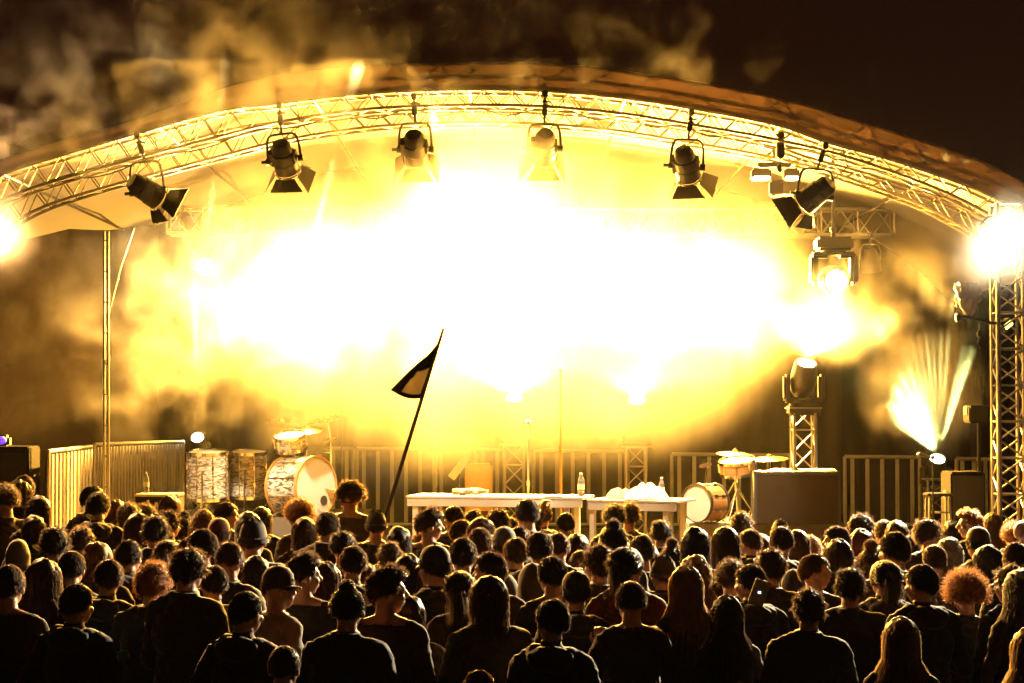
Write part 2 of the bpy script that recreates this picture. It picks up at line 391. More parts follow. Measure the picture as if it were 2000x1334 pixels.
L['s2'] = barn_lamp('half hazed spotlight hung from the arch above the lit hanging lamp head', (545, 203), (550, 262), (556, 312), (.16, .7, -.72), 19.3, (op, op, R(25), R(40)))
L['s3'] = barn_lamp('yellow hazed spotlight hung from the arch above the flag tip', (808, 186), (811, 241), (811, 292), (.05, .75, -.6), 19.3, (op, op, R(25), R(40)))
L['s4'] = barn_lamp('faint spotlight sinking into white glare under the top of the arch', (1065, 180), (1063, 243), (1063, 290), (-.05, .75, -.6), 19.3, (op, op, R(25), R(40)))
L['s5'] = barn_lamp('spotlight with chrome ring and open flaps above the small bass drum', (1351, 216), (1344, 273), (1341, 325), (.22, .62, -.7), 19.3, (op, R(45), R(20), R(30)))
L['s6'] = barn_lamp('solid black spotlight with wide flaps above the truss end', (1613, 282), (1596, 331), (1590, 382), (-.62, .42, -.5), 19.3, (op, R(52), op, R(20)), 1.04)
# two small lamps on the end of the lighting truss
def small_par(px, py, Y, label, aim=(.1, .3, -1)):
    T = P(px, py, Y); t = thing('par_lamp', label, 'lamp', T)
    MB().box((0, 0, -.02), (.05, .06, .06), bev=.008).tube((0, 0, -.02), (0, 0, -.12), .01).build('clamp', M['black'], t)
    MB().path([(-.12, 0, -.30), (-.12, 0, -.2), (-.09, 0, -.13), (0, 0, -.12), (.09, 0, -.13), (.12, 0, -.2), (.12, 0, -.30)], .009, 6).build('yoke', M['black'], t)
    q = Vector(aim).to_track_quat('Z', 'X')
    MB().lathe([(.002, -.14), (.06, -.13), (.085, -.06), (.11, .02), (.12, .1), (.125, .14), (.11, .14), (.1, .08)], (0, 0, -.3), q, 20, cap=False).build('housing', M['black'], t)
    MB().lathe([(.1, .07), (.05, .09), (.01, .095)], (0, 0, -.3), q, 16).build('lens', M['lens'], t)
small_par(1700, 456, 23.8, 'small dark lamp hanging from the very end of the lighting truss')
small_par(1380, 462, 23.8, 'small lamp under the truss in the glare behind the snare drum')
# chain hoist and twin flood
T = P(1524, 250, 19.6); t = thing('chain_hoist', 'black chain hoist hanging straight down from the arch by the twin flood', 'hoist', T)
MB().box((0, 0, -.17), (.075, .09, .26), bev=.015).box((.0, -.05, -.12), (.05, .03, .1), bev=.01).build('motor_body', M['black'], t)
MB().path([(0, 0, .02), (.02, 0, -.01), (0, 0, -.05)], .008, 6).build('hook', M['steel'], t)
MB().tube((0, 0, -.29), (-.01, 0, -.37), .008, n=6).ball((-.01, 0, -.39), (.03, .03, .045), n=10).build('chain', M['black'], t)
T = P(1512, 330, 20.9); t = thing('twin_flood', 'dark twin flood fixture with two short white light strips under the arch', 'flood light', T)
MB().box((0, 0, .04), (.34, .08, .05), bev=.01).tube((0, 0, .05), (0, 0, .26), .012).build('bracket', M['black'], t)
for dx, wd in ((-.14, .2), (.17, .16)):
    h = MB().box((dx, -.02, -.06), (wd, .16, .12), bev=.02).build('housing', M['black'], t)
    MB().box((dx, -.11, -.105), (wd * .86, .02, .035), bev=.006).build('light_strip', M['strip'], h)
MB().box((.02, .02, -.2), (.14, .14, .16), bev=.02).build('driver_box', M['black'], t)
# ---- moving heads
def moving_head(label, base, aim, Y, size=1., hang=False, lensm='hot', group='moving head lamps', lens_on=True, facing=0.):
    "base plate, two yoke arms, barrel head with glowing lens; base is the centre of the head in pixels"
    Q = P(*base, Y); s = size; sg = -1 if hang else 1
    zb = -.27 * s * sg
    t = thing('moving_head', label, 'moving light', Q + Vector((0, 0, zb)), facing, group)
    MB().box((0, 0, -.03 * s * sg), (.30 * s, .26 * s, .11 * s), bev=.02 * s).build('base', M['black'], t)
    MB().lathe([(.11 * s, 0), (.11 * s, .03 * s * sg)] if sg > 0 else [(.11 * s, -.03 * s), (.11 * s, 0)], (0, 0, .03 * s * sg - (0 if sg > 0 else -.0)), None, 18).build('turntable', M['black'], t)
    for sx in (-1, 1):
        b = MB().box((sx * .165 * s, 0, .18 * s * sg), (.06 * s, .13 * s, .25 * s), bev=.022 * s).box((sx * .11 * s, 0, .06 * s * sg), (.16 * s, .12 * s, .05 * s), bev=.02 * s)
        b.build('yoke_arm', M['black'], t)
    aim = (Matrix.Rotation(-facing, 3, 'Z') @ Vector(aim)).normalized(); q = aim.to_track_quat('Z', 'X')
    hd = MB().lathe([(.002, -.2 * s), (.07 * s, -.195 * s), (.105 * s, -.15 * s), (.125 * s, -.05 * s), (.125 * s, .02 * s), (.115 * s, .1 * s), (.11 * s, .16 * s), (.095 * s, .165 * s), (.09 * s, .13 * s)], (0, 0, -zb), q, 22, cap=False).build('head', M['black'], t)
    MB().lathe([(.088 * s, .12 * s), (.06 * s, .145 * s), (.01, .152 * s)], (0, 0, -zb), q, 20).build('lens', M[lensm], hd)
    if hang: MB().tube((0, 0, .02 * s), (0, 0, .13 * s), .02 * s).box((0, 0, .15 * s), (.06, .1, .06), bev=.01).build('clamp', M['black'], t)
    return Q + (Matrix.Rotation(facing, 3, 'Z') @ aim) * .24 * s
def pedestal(px, ytop, ybot, Y, label):
    T = P(px, ytop, Y); t = thing('truss_pedestal', label, 'pedestal', (T.x, T.y, ST), 0, 'short truss pedestals under the lamps')
    h = T.z - ST
    box_truss((0, 0, .02), (0, 0, h - .01), .22, .22, t, M['alu'], max(4, int(h / .2)), .017, .008)
    MB().box((0, 0, .01), (.36, .36, .014), bev=.003).build('foot_plate', M['steel'], t)
    MB().box((0, 0, h), (.34, .34, .016), bev=.003).build('top_plate', M['steel'], t)
    return T
pedestal(1004, 868, 998, 23.4, 'truss pedestal behind the white table under the fan of glare')
pedestal(1242, 872, 998, 23.4, 'truss pedestal under the lamp above the towel end of the table')
pedestal(1569, 797, 922, 21.4, 'tall truss pedestal standing behind the brown flight case')
pedestal(388, 905, 998, 25.2, 'low truss pedestal behind the floor toms')
pedestal(1828, 935, 998, 23.0, 'low pedestal under the pale green lamp')
L['f1'] = moving_head('lamp head on the pedestal behind the microphone with a wide yellow fan', (1004, 800), (0, -.62, 1), 23.4)
L['f2'] = moving_head('lamp head on the pedestal above the table end with a bright fan', (1243, 805), (0, -.62, 1), 23.4)
L['f3'] = moving_head('lamp head on the tall pedestal behind the flight case', (1570, 738), (.1, -.55, 1), 21.4, 1.1)
L['f4'] = moving_head('small glowing lamp head low behind the floor toms', (388, 866), (0, -.8, .6), 25.2, .8)
L['f5'] = moving_head('lamp head throwing a pale green fan at the dark side of the stage', (1828, 915), (0, -.8, 1), 23.0, .9, lensm='hotgreen')
tr = [(404, 522, 'bright lamp head hanging under the truss end over the floor toms'), (590, 560, 'hanging lamp head lost in glare above the bass drum'), (900, 515, 'hanging lamp head lost in glare behind the flag tip'),
      (1180, 515, 'hanging lamp head lost in glare above the two curly heads'), (1420, 560, 'hanging lamp head lost in glare above the snare drum')]
for i, (px, py, lb) in enumerate(tr): L['t%d' % i] = moving_head(lb, (px, py), (0, -1, -.12 if i else -.05), YT - .05, 1., True)
L['t5'] = moving_head('big golden lamp head with dark yoke hanging beside the end of the truss', (1628, 548), (0, -1, -.1), 21.2, 1.25, True, 'warmlens')
b = MB(); q = P(1628, 480, 21.2); b.tube((q.x, q.y, q.z - .02), (q.x, q.y, P(0, 300, 21.2).z), .02)
tag(b.build('drop_bar', M['black']), 'thin drop bar above the big golden lamp head', 'bar')
# ---- round floodlights at the two sides
def flood(px, py, Y, aim, label):
    Q = P(px, py, Y); t = thing('floodlight', label, 'floodlight', Q, 0, 'floodlights at the ends of the arch'); q = Vector(aim).to_track_quat('Z', 'X')
    MB().lathe([(.002, -.2), (.1, -.17), (.14, -.05), (.17, .05), (.175, .07), (.165, .07), (.15, .0)], (0, 0, 0), q, 26, cap=False).build('housing', M['black'], t)
    MB().lathe([(.155, .02), (.1, .055), (.01, .06)], (0, 0, 0), q, 24).build('lens', M['hot'], t)
    MB().path([(-.2, 0, 0), (-.2, 0, .14), (-.12, 0, .22), (.12, 0, .22), (.2, 0, .14), (.2, 0, 0)], .012, 6).build('yoke', M['black'], t)
    return Q + Vector(aim).normalized() * .1
L['r'] = flood(1955, 470, 18.9, (-.25, -1, -.06), 'dazzling round floodlight on top of the lattice tower')
L['l'] = flood(-22, 460, 18.9, (.3, -1, -.06), 'dazzling round floodlight at the low end of the arch')
# ---- violet lamp, bagged lamp, dark speakers at the side
T = P(6, 862, 20.6); t = thing('violet_lamp', 'small violet lamp glowing beside the black speaker stack', 'lamp', T)
MB().box((0, 0, 0), (.15, .14, .13), bev=.03).build('housing', M['black'], t); MB().ball((0, -.07, .01), (.055, .03, .04), n=14).build('lens', M['violet'], t)
MB().tube((0, 0, -.08), (0, 0, -.2), .015).build('stem', M['black'], t)
def speaker(px0, px1, y0, y1, Y, label, depth=.5):
    a, c = P(px0, y0, Y), P(px1, y1, Y); w, h = abs(c.x - a.x), abs(a.z - c.z)
    t = thing('loudspeaker', label, 'loudspeaker', ((a.x + c.x) / 2, Y + depth / 2, c.z))
    MB().box((0, 0, h / 2), (w, depth, h), bev=.015).build('cabinet', M['blacksoft'], t)
    MB().box((0, -depth / 2 - .004, h / 2), (w * .9, .012, h * .9), bev=.004).build('grille', M['black'], t)
    for s_ in (-1, 1): MB().box((s_ * (w / 2 + .004), 0, h * .7), (.014, .16, .09), bev=.004).build('handle', M['rubber'], t)
    return t
speaker(-30, 54, 872, 1120, 20.3, 'tall black speaker stack beside the end of the ribbed barrier')
speaker(1857, 1926, 922, 1075, 20.8, 'black speaker cabinet between the stool and the lattice tower')
speaker(1893, 1932, 792, 826, 21.0, 'small black loudspeaker clamped high beside the lattice tower', .3)
MB_ = MB().tube(P(1912, 826, 21.1), P(1912, 1050, 21.1), .02)
tag(MB_.build('speaker_stand', M['black']), 'thin black pole under the small loudspeaker beside the tower', 'stand')
T = P(1890, 620, 19.0); t = thing('bagged_lamp', 'lamp wrapped in a crumpled clear plastic bag on a bracket by the tower', 'lamp', T)
bg = MB(); pr = []
def bagf(u, v):
    a = 2 * PI * u; z = .02 + .3 * v; r = (.045 + .075 * math.sin(min(1, v * 1.15) * PI * .62)) * (1 + .35 * noise.noise(Vector((math.cos(a) * 2.2, math.sin(a) * 2.2, v * 5))))
    return (r * math.cos(a), r * math.sin(a), z + .02 * noise.noise(Vector((math.cos(a) * 3, math.sin(a) * 3, 7))))
bg.grid(bagf, 30, 16, .003); bg.build('plastic_bag', M['bag'], t)
MB().lathe([(.02, .03), (.06, .06), (.075, .2), (.06, .2)], (0, 0, 0), None, 16).build('housing', M['black'], t)
MB().path([(-.1, 0, .01), (0, 0, .0), (.12, .0, -.02), (.22, .05, -.05), (.34, .1, -.05)], .016, 6).box((-.09, 0, .0), (.05, .07, .07), bev=.01).build('bracket', M['black'], t)
T = P(1913, 652, 19.05); o = MB().ball((0, 0, 0), (.026, .026, .04), n=12).tube((0, 0, .03), (0, 0, .09), .006).path([(0, 0, -.03), (-.02, 0, -.09), (.01, 0, -.14)], .005, 5).build('pull_cord', M['black'], loc=T)
tag(o, 'small dark toggle on a cord under the bagged lamp', 'toggle')
T = P(1965, 635, 19.35); t = thing('work_light', 'small yellowish work light behind the lattice of the tower', 'lamp', T, R(20))
MB().box((0, 0, 0), (.13, .1, .1), Matrix.Rotation(R(-35), 3, 'Y'), .012).build('housing', M['black'], t)
MB().box((-.01, -.055, 0), (.10, .012, .055), Matrix.Rotation(R(-35), 3, 'Y'), .006).build('lens', emis('dim_yellow_lens', (1, .8, .25), 2.), t)
# ---------------------------------------------------------------- railings and barriers
def guardrail(px0, px1, ytop0, ytop1, Y0, Y1, n, label, bal=.028, zb=ST, m='rail', group='guardrail panels along the back of the stage'):
    a, c = P(px0, ytop0, Y0), P(px1, ytop1, Y1)
    t = thing('guardrail', label, 'railing', ((a.x + c.x) / 2, (a.y + c.y) / 2, zb), 0, group); o = Vector(t.location)
    d = Vector((c.x - a.x, c.y - a.y, 0)); rz = math.atan2(d.y, d.x)
    MB().path([a - o, c - o], .024, 8).build('top_rail', M[m], t)
    MB().path([Vector((a.x, a.y, zb + .1)) - o, Vector((c.x, c.y, zb + .1)) - o], .02, 8).build('bottom_rail', M[m], t)
    h = a.z - zb
    me = MB().box((0, 0, 0), (bal * 1.7, .018, h - .15), Matrix.Rotation(rz, 3, 'Z'), .003).mesh('baluster'); me.materials.append(M[m])
    for i in range(n):
        p = a.lerp(c, (i + .5) / n)
        k = bpy.data.objects.new('baluster', me); COL.objects.link(k); k.parent = t; k.location = Vector((p.x, p.y, zb + .1 + (p.z - zb - .1) / 2)) - o
    for p in (a, c): MB().tube(Vector((p.x, p.y, zb)) - o, p - o, .024, n=8).build('post', M[m], t)
YB = 25.6
guardrail(560, 690, 876, 876, YB, YB, 5, 'hazy guardrail panel behind the cymbals')
guardrail(697, 862, 876, 876, YB, YB, 6, 'hazy guardrail panel behind the flag pole')
guardrail(1042, 1226, 880, 881, YB, YB, 6, 'yellow lit guardrail panel behind the microphone stand')
guardrail(1312, 1545, 887, 889, YB, YB, 8, 'guardrail panel behind the small drum set')
guardrail(1650, 1796, 892, 893, YB, YB, 5, 'guardrail panel standing clear between flight case and stool')
guardrail(1868, 1936, 896, 897, YB, YB, 3, 'short guardrail panel behind the black speaker cabinet')
guardrail(930, 985, 878, 878, YB, YB, 2, 'narrow guardrail panel between the tan amp cover and the pedestal')
def barrier(pa, pb, Ya, Yb, hz, n, label, m):
    a, c = P(*pa, Ya), P(*pb, Yb); zb = a.z - hz
    t = thing('barrier_panel', label, 'barrier', ((a.x + c.x) / 2, (a.y + c.y) / 2, zb), 0, 'ribbed barrier panels'); o = Vector(t.location)
    MB().path([a - o, c - o], .022, 8).build('top_rail', M[m], t)
    for p in (a, c): MB().tube(Vector((p.x, p.y, zb)) - o, p - o, .024, n=8).build('post', M[m], t)
    d = (c - a); d.z = 0; ln = d.length; nr = Vector((-d.y, d.x, 0)).normalized() * .012
    b = MB().grid(lambda u, v: Vector((a.x + (c.x - a.x) * u, a.y + (c.y - a.y) * u, zb + .02 + (a.z + (c.z - a.z) * u - zb - .05) * v)) - o + nr * (1.6 * (1 if math.sin(u * n * 2 * PI) > 0 else -1)), n * 6, 1, .004)
    b.build('ribbed_sheet', M['steel'], t)
barrier((94, 882), (178, 872), 19.9, 22.4, 1.15, 12, 'pale ribbed barrier panel turned edgewise at the stage side', 'alu')
barrier((184, 868), (358, 862), 22.6, 25.0, 1.2, 30, 'shadowed ribbed barrier panel running back behind the floor toms', 'steel')
# ---------------------------------------------------------------- tables and what lies on them
def table(c0, c1, Yd0, Yd1, legs, label):
    a, c = P(*c0, Yd0), P(*c1, Yd1); z = (a.z + c.z) / 2; dep = .62
    d = Vector((c.x - a.x, c.y - a.y, 0)); ln = d.length; rz = math.atan2(d.y, d.x)
    t = thing('trestle_table', label, 'table', (a.x, a.y, ST), rz, 'white tables at the front of the stage'); h = z - ST
    MB().box((ln / 2, dep / 2, h - .012), (ln, dep, .024), bev=.004).build('table_top', M['white'], t)
    MB().box((ln / 2, .012, h - .065), (ln - .02, .02, .075), bev=.003).build('apron', M['white'], t)
    for lx in legs:
        for ly in (.035, dep - .05): MB().box((lx, ly, (h - .026) / 2), (.055, .05, h - .028), bev=.004).build('leg', M['white'], t)
    return t, z, rz
t1, z1, rz1 = table((793, 966), (1138, 974), 20.4, 20.0, (.09, 1.62), 'long white table standing behind the raised hand and the mic stand')
t2, z2, rz2 = table((1146, 974), (1322, 980), 19.95, 19.6, (.05, .80), 'short white table carrying the towel heap')
def on_table(px, dy=.3):
    if px < 1142: Y = 20.4 - .4 * (px - 793) / 345; z = z1
    else: Y = 19.95 - .35 * (px - 1146) / 176; z = z2
    p = P(px, 900, Y + dy); return Vector((p.x, Y + dy, z + .001))
def bottle(loc, label, h=.23, lying=None, group='clear water bottles'):
    t = thing('water_bottle', label, 'bottle', loc, 0, group); r = h * .14
    rot = Matrix.Identity(3) if lying is None else Matrix.Rotation(lying, 3, 'Z') @ Matrix.Rotation(R(90), 3, 'X'); off = Vector((0, 0, 0)) if lying is None else Vector((0, 0, r))
    pf = [(r * .8, 0), (r, .01), (r, h * .2), (r * .93, h * .24), (r, h * .28), (r, h * .55), (r * .93, h * .58), (r, h * .62), (r * .95, h * .7), (r * .5, h * .86), (r * .38, h * .9), (r * .38, h * .94)]
    MB().lathe(pf, off, rot, 18).build('bottle_body', M['plastic'], t)
    MB().lathe([(r * 1.01, h * .3), (r * 1.015, h * .3), (r * 1.015, h * .54), (r * 1.01, h * .54)], off, rot, 18, cap=False).build('paper_label', M['paper'], t)
    MB().lathe([(r * .45, h * .93), (r * .45, h * 1.0), (r * .2, h * 1.005)], off, rot, 14).build('cap', M['white'], t)
bottle(on_table(1135, .2), 'clear water bottle standing on the long white table near its end')
bottle(on_table(1292, .4), 'clear water bottle standing behind the towel heap', .21)
bottle(on_table(884, .2), 'clear bottle lying flat on the long table beside the pole', .24, R(80))
bottle(on_table(908, .32), 'second clear bottle lying on the long table beside the lying one', .24, R(100))
def heap(loc, sx, sy, sz, m, name, label, cat, seed):
    b = MB().grid(lambda u, v: ((u - .5) * sx, (v - .5) * sy, max(.006, sz * max(0, math.sin(PI * u)) ** .6 * max(0, math.sin(PI * v)) ** .6 * (.75 + .75 * noise.noise(Vector((u * 4 + seed, v * 4, seed)))) + .018 * noise.noise(Vector((u * 13, v * 13, seed))))), 34, 22, .006)
    o = b.build(name, m, loc=loc); return tag(o, label, cat)
heap(on_table(1262, .28), .44, .4, .17, M['towel'], 'towel', 'crumpled white towel heap on the short white table', 'towel', 3)
heap(on_table(1212, .34), .28, .3, .12, mat('beige_cloth', (.5, .42, .3), .95, 0, .15, 40, .4), 'cloth_bundle', 'beige cloth bundle lying beside the white towel heap', 'cloth', 8)
o = MB().grid(lambda u, v: (.26 * (u - .5) * 1.1, .2 * (v - .5), .008 + .012 * noise.noise(Vector((u * 3, v * 3, 2))) + .01 * u), 8, 6, .003).build('paper_sheet', M['paper'], loc=on_table(1092, .12)); tag(o, 'white paper sheet lying on the table behind the raised hand', 'paper')
# music stand, tan amp cover, crescent cymbal, trestle behind the table
T = P(897, 968, 21.6); t = thing('music_stand', 'small music stand with a tilted white sheet behind the long table', 'music stand', (T.x, T.y, ST))
q = P(897, 913, 21.6) - Vector(t.location)
MB().tube((0, 0, .05), q, .01).build('stem', M['black'], t)
for k in range(3): MB().tube((0, 0, .25), (.2 * math.cos(k * 2.1), .2 * math.sin(k * 2.1), .01), .008).build('leg', M['black'], t)
MB().box(q, (.085, .19, .23), Matrix.Rotation(R(38), 3, 'Y') @ Matrix.Rotation(R(-25), 3, 'X'), .004).build('music_sheet', M['paper'], t)
T = P(935, 972, 22.6); t = thing('covered_amplifier', 'tan covered amplifier with two dark knobs behind the long table', 'amplifier', (T.x, T.y, ST))
h = P(0, 905, 22.6).z - ST
MB().box((0, 0, h / 2), (.3, .25, h), bev=.03).build('cabinet', M['yellow'], t)
for s_ in (-1, 1): MB().lathe([(.03, 0), (.03, .03), (.02, .035)], (s_ * .055, -.125, h * .62), Matrix.Rotation(R(90), 3, 'X'), 12).build('knob', M['black'], t)
MB().box((0, -.13, h * .3), (.22, .012, h * .3), bev=.004).build('grille', M['case'], t)
# ---------------------------------------------------------------- microphones
def mic_stand(px, ytop, Y, label, boom=None, m='black', micm='steel'):
    T = P(px, ytop, Y); zb = ST; t = thing('microphone_stand', label, 'mic stand', (T.x, Y, zb), 0, 'microphone stands'); h = T.z - zb
    MB().lathe([(.14, 0), (.14, .015), (.03, .03), (.015, .05)], (0, 0, 0), None, 18).build('base', M[m], t)
    MB().tube((0, 0, .03), (0, 0, h * .62), .013).tube((0, 0, h * .62), (0, 0, h - .02), .009).tube((0, 0, h * .6), (0, 0, h * .64), .019).build('pole', M[m], t)
    e = Vector((0, 0, h - .02))
    if boom:
        e2 = e + Vector(boom); MB().tube(e - Vector(boom) * .3, e2, .007).ball(e, .02, n=8).build('boom', M[m], t); e = e2
        dr = Vector(boom).normalized()
    else: dr = Vector((0, -.35, .94))
    mc = MB().tube(e, e + dr * .14, .011, .018, 10).build('microphone', M[micm], t)
    MB().ball(e + dr * .165, .027, n=12).build('mic_head', M[micm], mc)
mic_stand(1032, 852, 20.9, 'straight microphone stand behind the middle of the long white table', m='steel', micm='chrome')
mic_stand(1095, 748, 21.3, 'tall thin microphone stand behind the raised hand', m='wood')
mic_stand(1822, 890, 20.4, 'black microphone stand in front of the pale green lamp', (-.05, -.05, .01))
mic_stand(668, 800, 23.5, 'boom microphone stand beside the pearl bass drum', (-.28, 0, .32))
mic_stand(852, 842, 23.2, 'pale thin microphone stand behind the flag pole', m='steel')
# ---------------------------------------------------------------- drums
def drum(name, label, loc, r, h, axis, shellm, hoopm, lugs, front_skin=True, cat='drum', parent_legs=None, hole=None):
    t = thing(name, label, cat, loc); q = Vector(axis).normalized().to_track_quat('Z', 'Y'); m3 = q.to_matrix()
    MB().lathe([(r * .97, -h / 2), (r, -h / 2 + .004), (r, h / 2 - .004), (r * .97, h / 2)], (0, 0, 0), q, 40).build('shell', shellm, t)
    for s_ in (-1, 1):
        MB().lathe([(r * .99, h / 2 - .012), (r * 1.04, h / 2 - .012), (r * 1.045, h / 2 + .022), (r * 1.0, h / 2 + .022), (r * .985, h / 2 + .01)] if s_ > 0 else [(r * .985, -h / 2 - .01), (r * 1.0, -h / 2 - .022), (r * 1.045, -h / 2 - .022), (r * 1.04, -h / 2 + .012), (r * .99, -h / 2 + .012)], (0, 0, 0), q, 40, cap=False).build('hoop', hoopm, t)
        MB().lathe([(r * .985, s_ * (h / 2 + .004)), (r * .5, s_ * (h / 2 + .007)), (.01, s_ * (h / 2 + .008))], (0, 0, 0), q, 36).build('drum_head', M['head'], t)
    if hole:
        MB().lathe([(.055, 0), (.055, .004), (.01, .005)], m3 @ Vector((hole[0], hole[1], h / 2 + .01)), q, 20).build('port_hole', M['black'], t)
    for k in range(lugs):
        a = 2 * PI * (k + .5) / lugs; c = m3 @ Vector((r * 1.02 * math.cos(a), r * 1.02 * math.sin(a), 0)); e = m3 @ Vector((math.cos(a), math.sin(a), 0))
        b = MB().tube(c * 1. + m3 @ Vector((0, 0, -h / 2 - .02)), c + m3 @ Vector((0, 0, h / 2 + .02)), .005, n=6)
        b.box(c + m3 @ Vector((0, 0, h * .2)), (.02, .02, .05), q, .003).box(c - m3 @ Vector((0, 0, h * .2)), (.02, .02, .05), q, .003)
        b.build('lug', M['chrome'], t)
    return t
RT = ST + .36
def floor_tom(px, ytop, ybot, w, Y, label):
    a, c = P(px, ytop, Y), P(px, ybot, Y); r = w / 2 * SC(Y); h = a.z - c.z
    t = drum('floor_tom', label, ((a.x), Y, (a.z + c.z) / 2), r, h, (0, -.1, 1), M['pearl'], M['chrome'], 8)
    lz = (a.z + c.z) / 2 - RT - .006
    for k in range(3):
        an = k * 2.1 + .4; MB().path([(r * 1.07 * math.cos(an), r * 1.07 * math.sin(an), h * .1), (r * 1.07 * math.cos(an), r * 1.07 * math.sin(an), -lz + .05), (r * 1.2 * math.cos(an), r * 1.2 * math.sin(an), -lz + .012)], .009, 6).build('leg', M['chrome'], t)
floor_tom(406, 884, 972, 80, 22.6, 'bigger pearl floor tom beside the shadowed barrier')
floor_tom(487, 884, 968, 74, 22.9, 'pearl floor tom squeezed between the bigger tom and bass drum')
Y0 = 22.4; c = P(588, 950, Y0); r = 57 * SC(Y0)
t = drum('bass_drum', 'large pearl bass drum with round white front skin and port hole', (c.x, Y0, RT + r * 1.05), r, .42, (.80, -.60, .03), M['pearl'], M['wood'], 10, hole=(.12, -.16))
for s_ in (-1, 1): MB().tube((.1 * s_, -.05, -r * .6), (.1 * s_ + .22 * s_, -.2, -r * 1.02), .01).build('spur', M['chrome'], t)
c2 = Vector((c.x, Y0, RT + r * 1.05))
t = drum('snare_drum', 'shallow drum mounted over the pearl bass drum', tuple(c2 + Vector((-.14, .2, r + .16))), .17, .14, (-.1, -.3, 1), M['pearl'], M['chrome'], 8)
MB().tube((0, 0, -.08), (.05, -.05, -.24), .012).build('mount', M['chrome'], t)
def cymbal(px, py, Y, r, tilt, label, zb, boomx=0.):
    T = P(px, py, Y); t = thing('cymbal_stand', label, 'cymbal', (T.x + boomx, Y, zb), 0, 'cymbals on stands'); h = T.z - zb
    MB().lathe([(.008, .03), (.022, .028), (.035, .008), (r * .6, -.004), (r, -.022), (r, -.026), (r * .6, -.008), (.03, .004)], (-boomx, 0, h), Matrix.Rotation(tilt[0], 3, 'X') @ Matrix.Rotation(tilt[1], 3, 'Y'), 32).build('cymbal', M['brass'], t)
    b = MB().tube((0, 0, .3), (0, 0, h * .75), .011)
    b.tube((0, 0, h * .75), (-boomx, 0, h + .05), .008).build('stem', M['chrome'], t)
    for k in range(3): MB().tube((0, 0, .4), (.26 * math.cos(k * 2.1 + .5), .26 * math.sin(k * 2.1 + .5), .008), .009).build('leg', M['chrome'], t)
cymbal(550, 822, 23.6, .22, (R(14), R(10)), 'thin cymbal highest above the floor toms', RT)
cymbal(600, 836, 22.9, .21, (R(12), R(-3)), 'bright cymbal over the middle of the bass drum', RT)
cymbal(638, 815, 23.3, .22, (R(10), R(-12)), 'tilted cymbal beside the boom microphone stand', RT, .05)
T = P(600, 882, 23.3); t = thing('drum_pedal_rack', 'tangle of drum hardware arms behind the pearl bass drum', 'drum hardware', (T.x, T.y, RT))
h = T.z - RT
MB().tube((-.3, 0, h + .02), (.28, .02, h - .02), .014).tube((0, 0, 0), (0, 0, h), .014).build('rack_bar', M['chrome'], t)
MB().box((.1, -.02, h + .03), (.22, .1, .09), Matrix.Rotation(R(-20), 3, 'Y'), .02).build('clamp_block', M['black'], t)
MB().tube((.0, -.03, h + .0), (.33, -.05, h + .16), .016).build('arm', M['brass'], t)
# drum stool stays behind: small right hand drum set
Y1 = 21.2; c = P(1378, 982, Y1); r = 37 * SC(Y1); ZF = c.z - r * 1.05
rs = MB().box((0, 0, (ZF - ST) / 2), (1.6, 1.3, ZF - ST - .004), bev=.01).build('side_riser', M['deck'], loc=(P(1478, 0, 21.8).x, 21.75, ST + .002)); tag(rs, 'low platform under the small drum set and the brown flight case', 'riser')
t = drum('small_bass_drum', 'small bass drum with glowing white skin, black hoops and amber shell', (c.x, Y1, c.z), r, .26, (-.72, -.70, .02), M['wood'], M['black'], 8)
for s_ in (-1, 1): MB().tube((.06, .06 * s_, -r * .7), (.06 + .16 * s_, .1, -r * 1.03), .009).build('spur', M['chrome'], t)
MB().tube((.0, 0, r), (.02, 0, r + .16), .014).box((0, 0, r + .19), (.13, .04, .04), Matrix.Rotation(R(-12), 3, 'Y'), .01).build('tom_mount', M['chrome'], t)
T = P(1440, 912, 21.5); t = drum('snare_drum', 'shallow amber snare drum on a stand beside the flight case', tuple(T), .185, .12, (-.12, -.2, 1), M['wood'], M['chrome'], 8)
MB().tube((0, 0, -.07), (0, 0, ZF - T.z + .3), .012).build('stem', M['chrome'], t)
for k in range(3):
    MB().tube((0, 0, ZF - T.z + .34), (.22 * math.cos(k * 2.1), .22 * math.sin(k * 2.1), ZF - T.z + .01), .01).build('leg', M['chrome'], t)
cymbal(1436, 884, 21.9, .2, (R(6), R(4)), 'cymbal above the amber snare drum', ZF)
cymbal(1502, 893, 22.2, .21, (R(5), R(-3)), 'flat cymbal reaching over the brown flight case', ZF, .0)
# flight case with papers
a, c = P(1476, 922, 20.9), P(1644, 1024, 20.9)
t = thing('flight_case', 'wide brown flight case with white papers on its lid', 'flight case', ((a.x + c.x) / 2, 21.15, c.z), R(-3)); w, h = c.x - a.x, a.z - c.z
MB().box((0, 0, h / 2), (w, .5, h), bev=.01).build('case_body', M['case'], t)
for s_ in (-1, 1): MB().box((s_ * (w / 2 - .012), 0, h / 2), (.03, .508, h + .006), bev=.004).build('corner_edge', M['rubber'], t)
MB().box((0, 0, h - .012), (w + .006, .512, .03), bev=.004).build('lid_edge', M['rubber'], t)
for k in (-1, 1): MB().box((k * w * .22, -.256, h * .72), (.07, .012, .05), bev=.004).build('catch', M['case'], t)
def ppr(px, Y, z, w, d, rz, label):
    o = MB().grid(lambda u, v: (w * (u - .5), d * (v - .5), .006 + .012 * u * noise.noise(Vector((u * 3, v * 3, px)))+.008), 8, 6, .008).build('paper_pile', M['paper'], loc=(P(px, 0, Y).x, Y, z)); o.rotation_euler = (R(4), 0, rz); tag(o, label, 'paper')
ppr(1592, 21.1, a.z + .006, .36, .24, R(4), 'white pile of papers on the flight case lid')
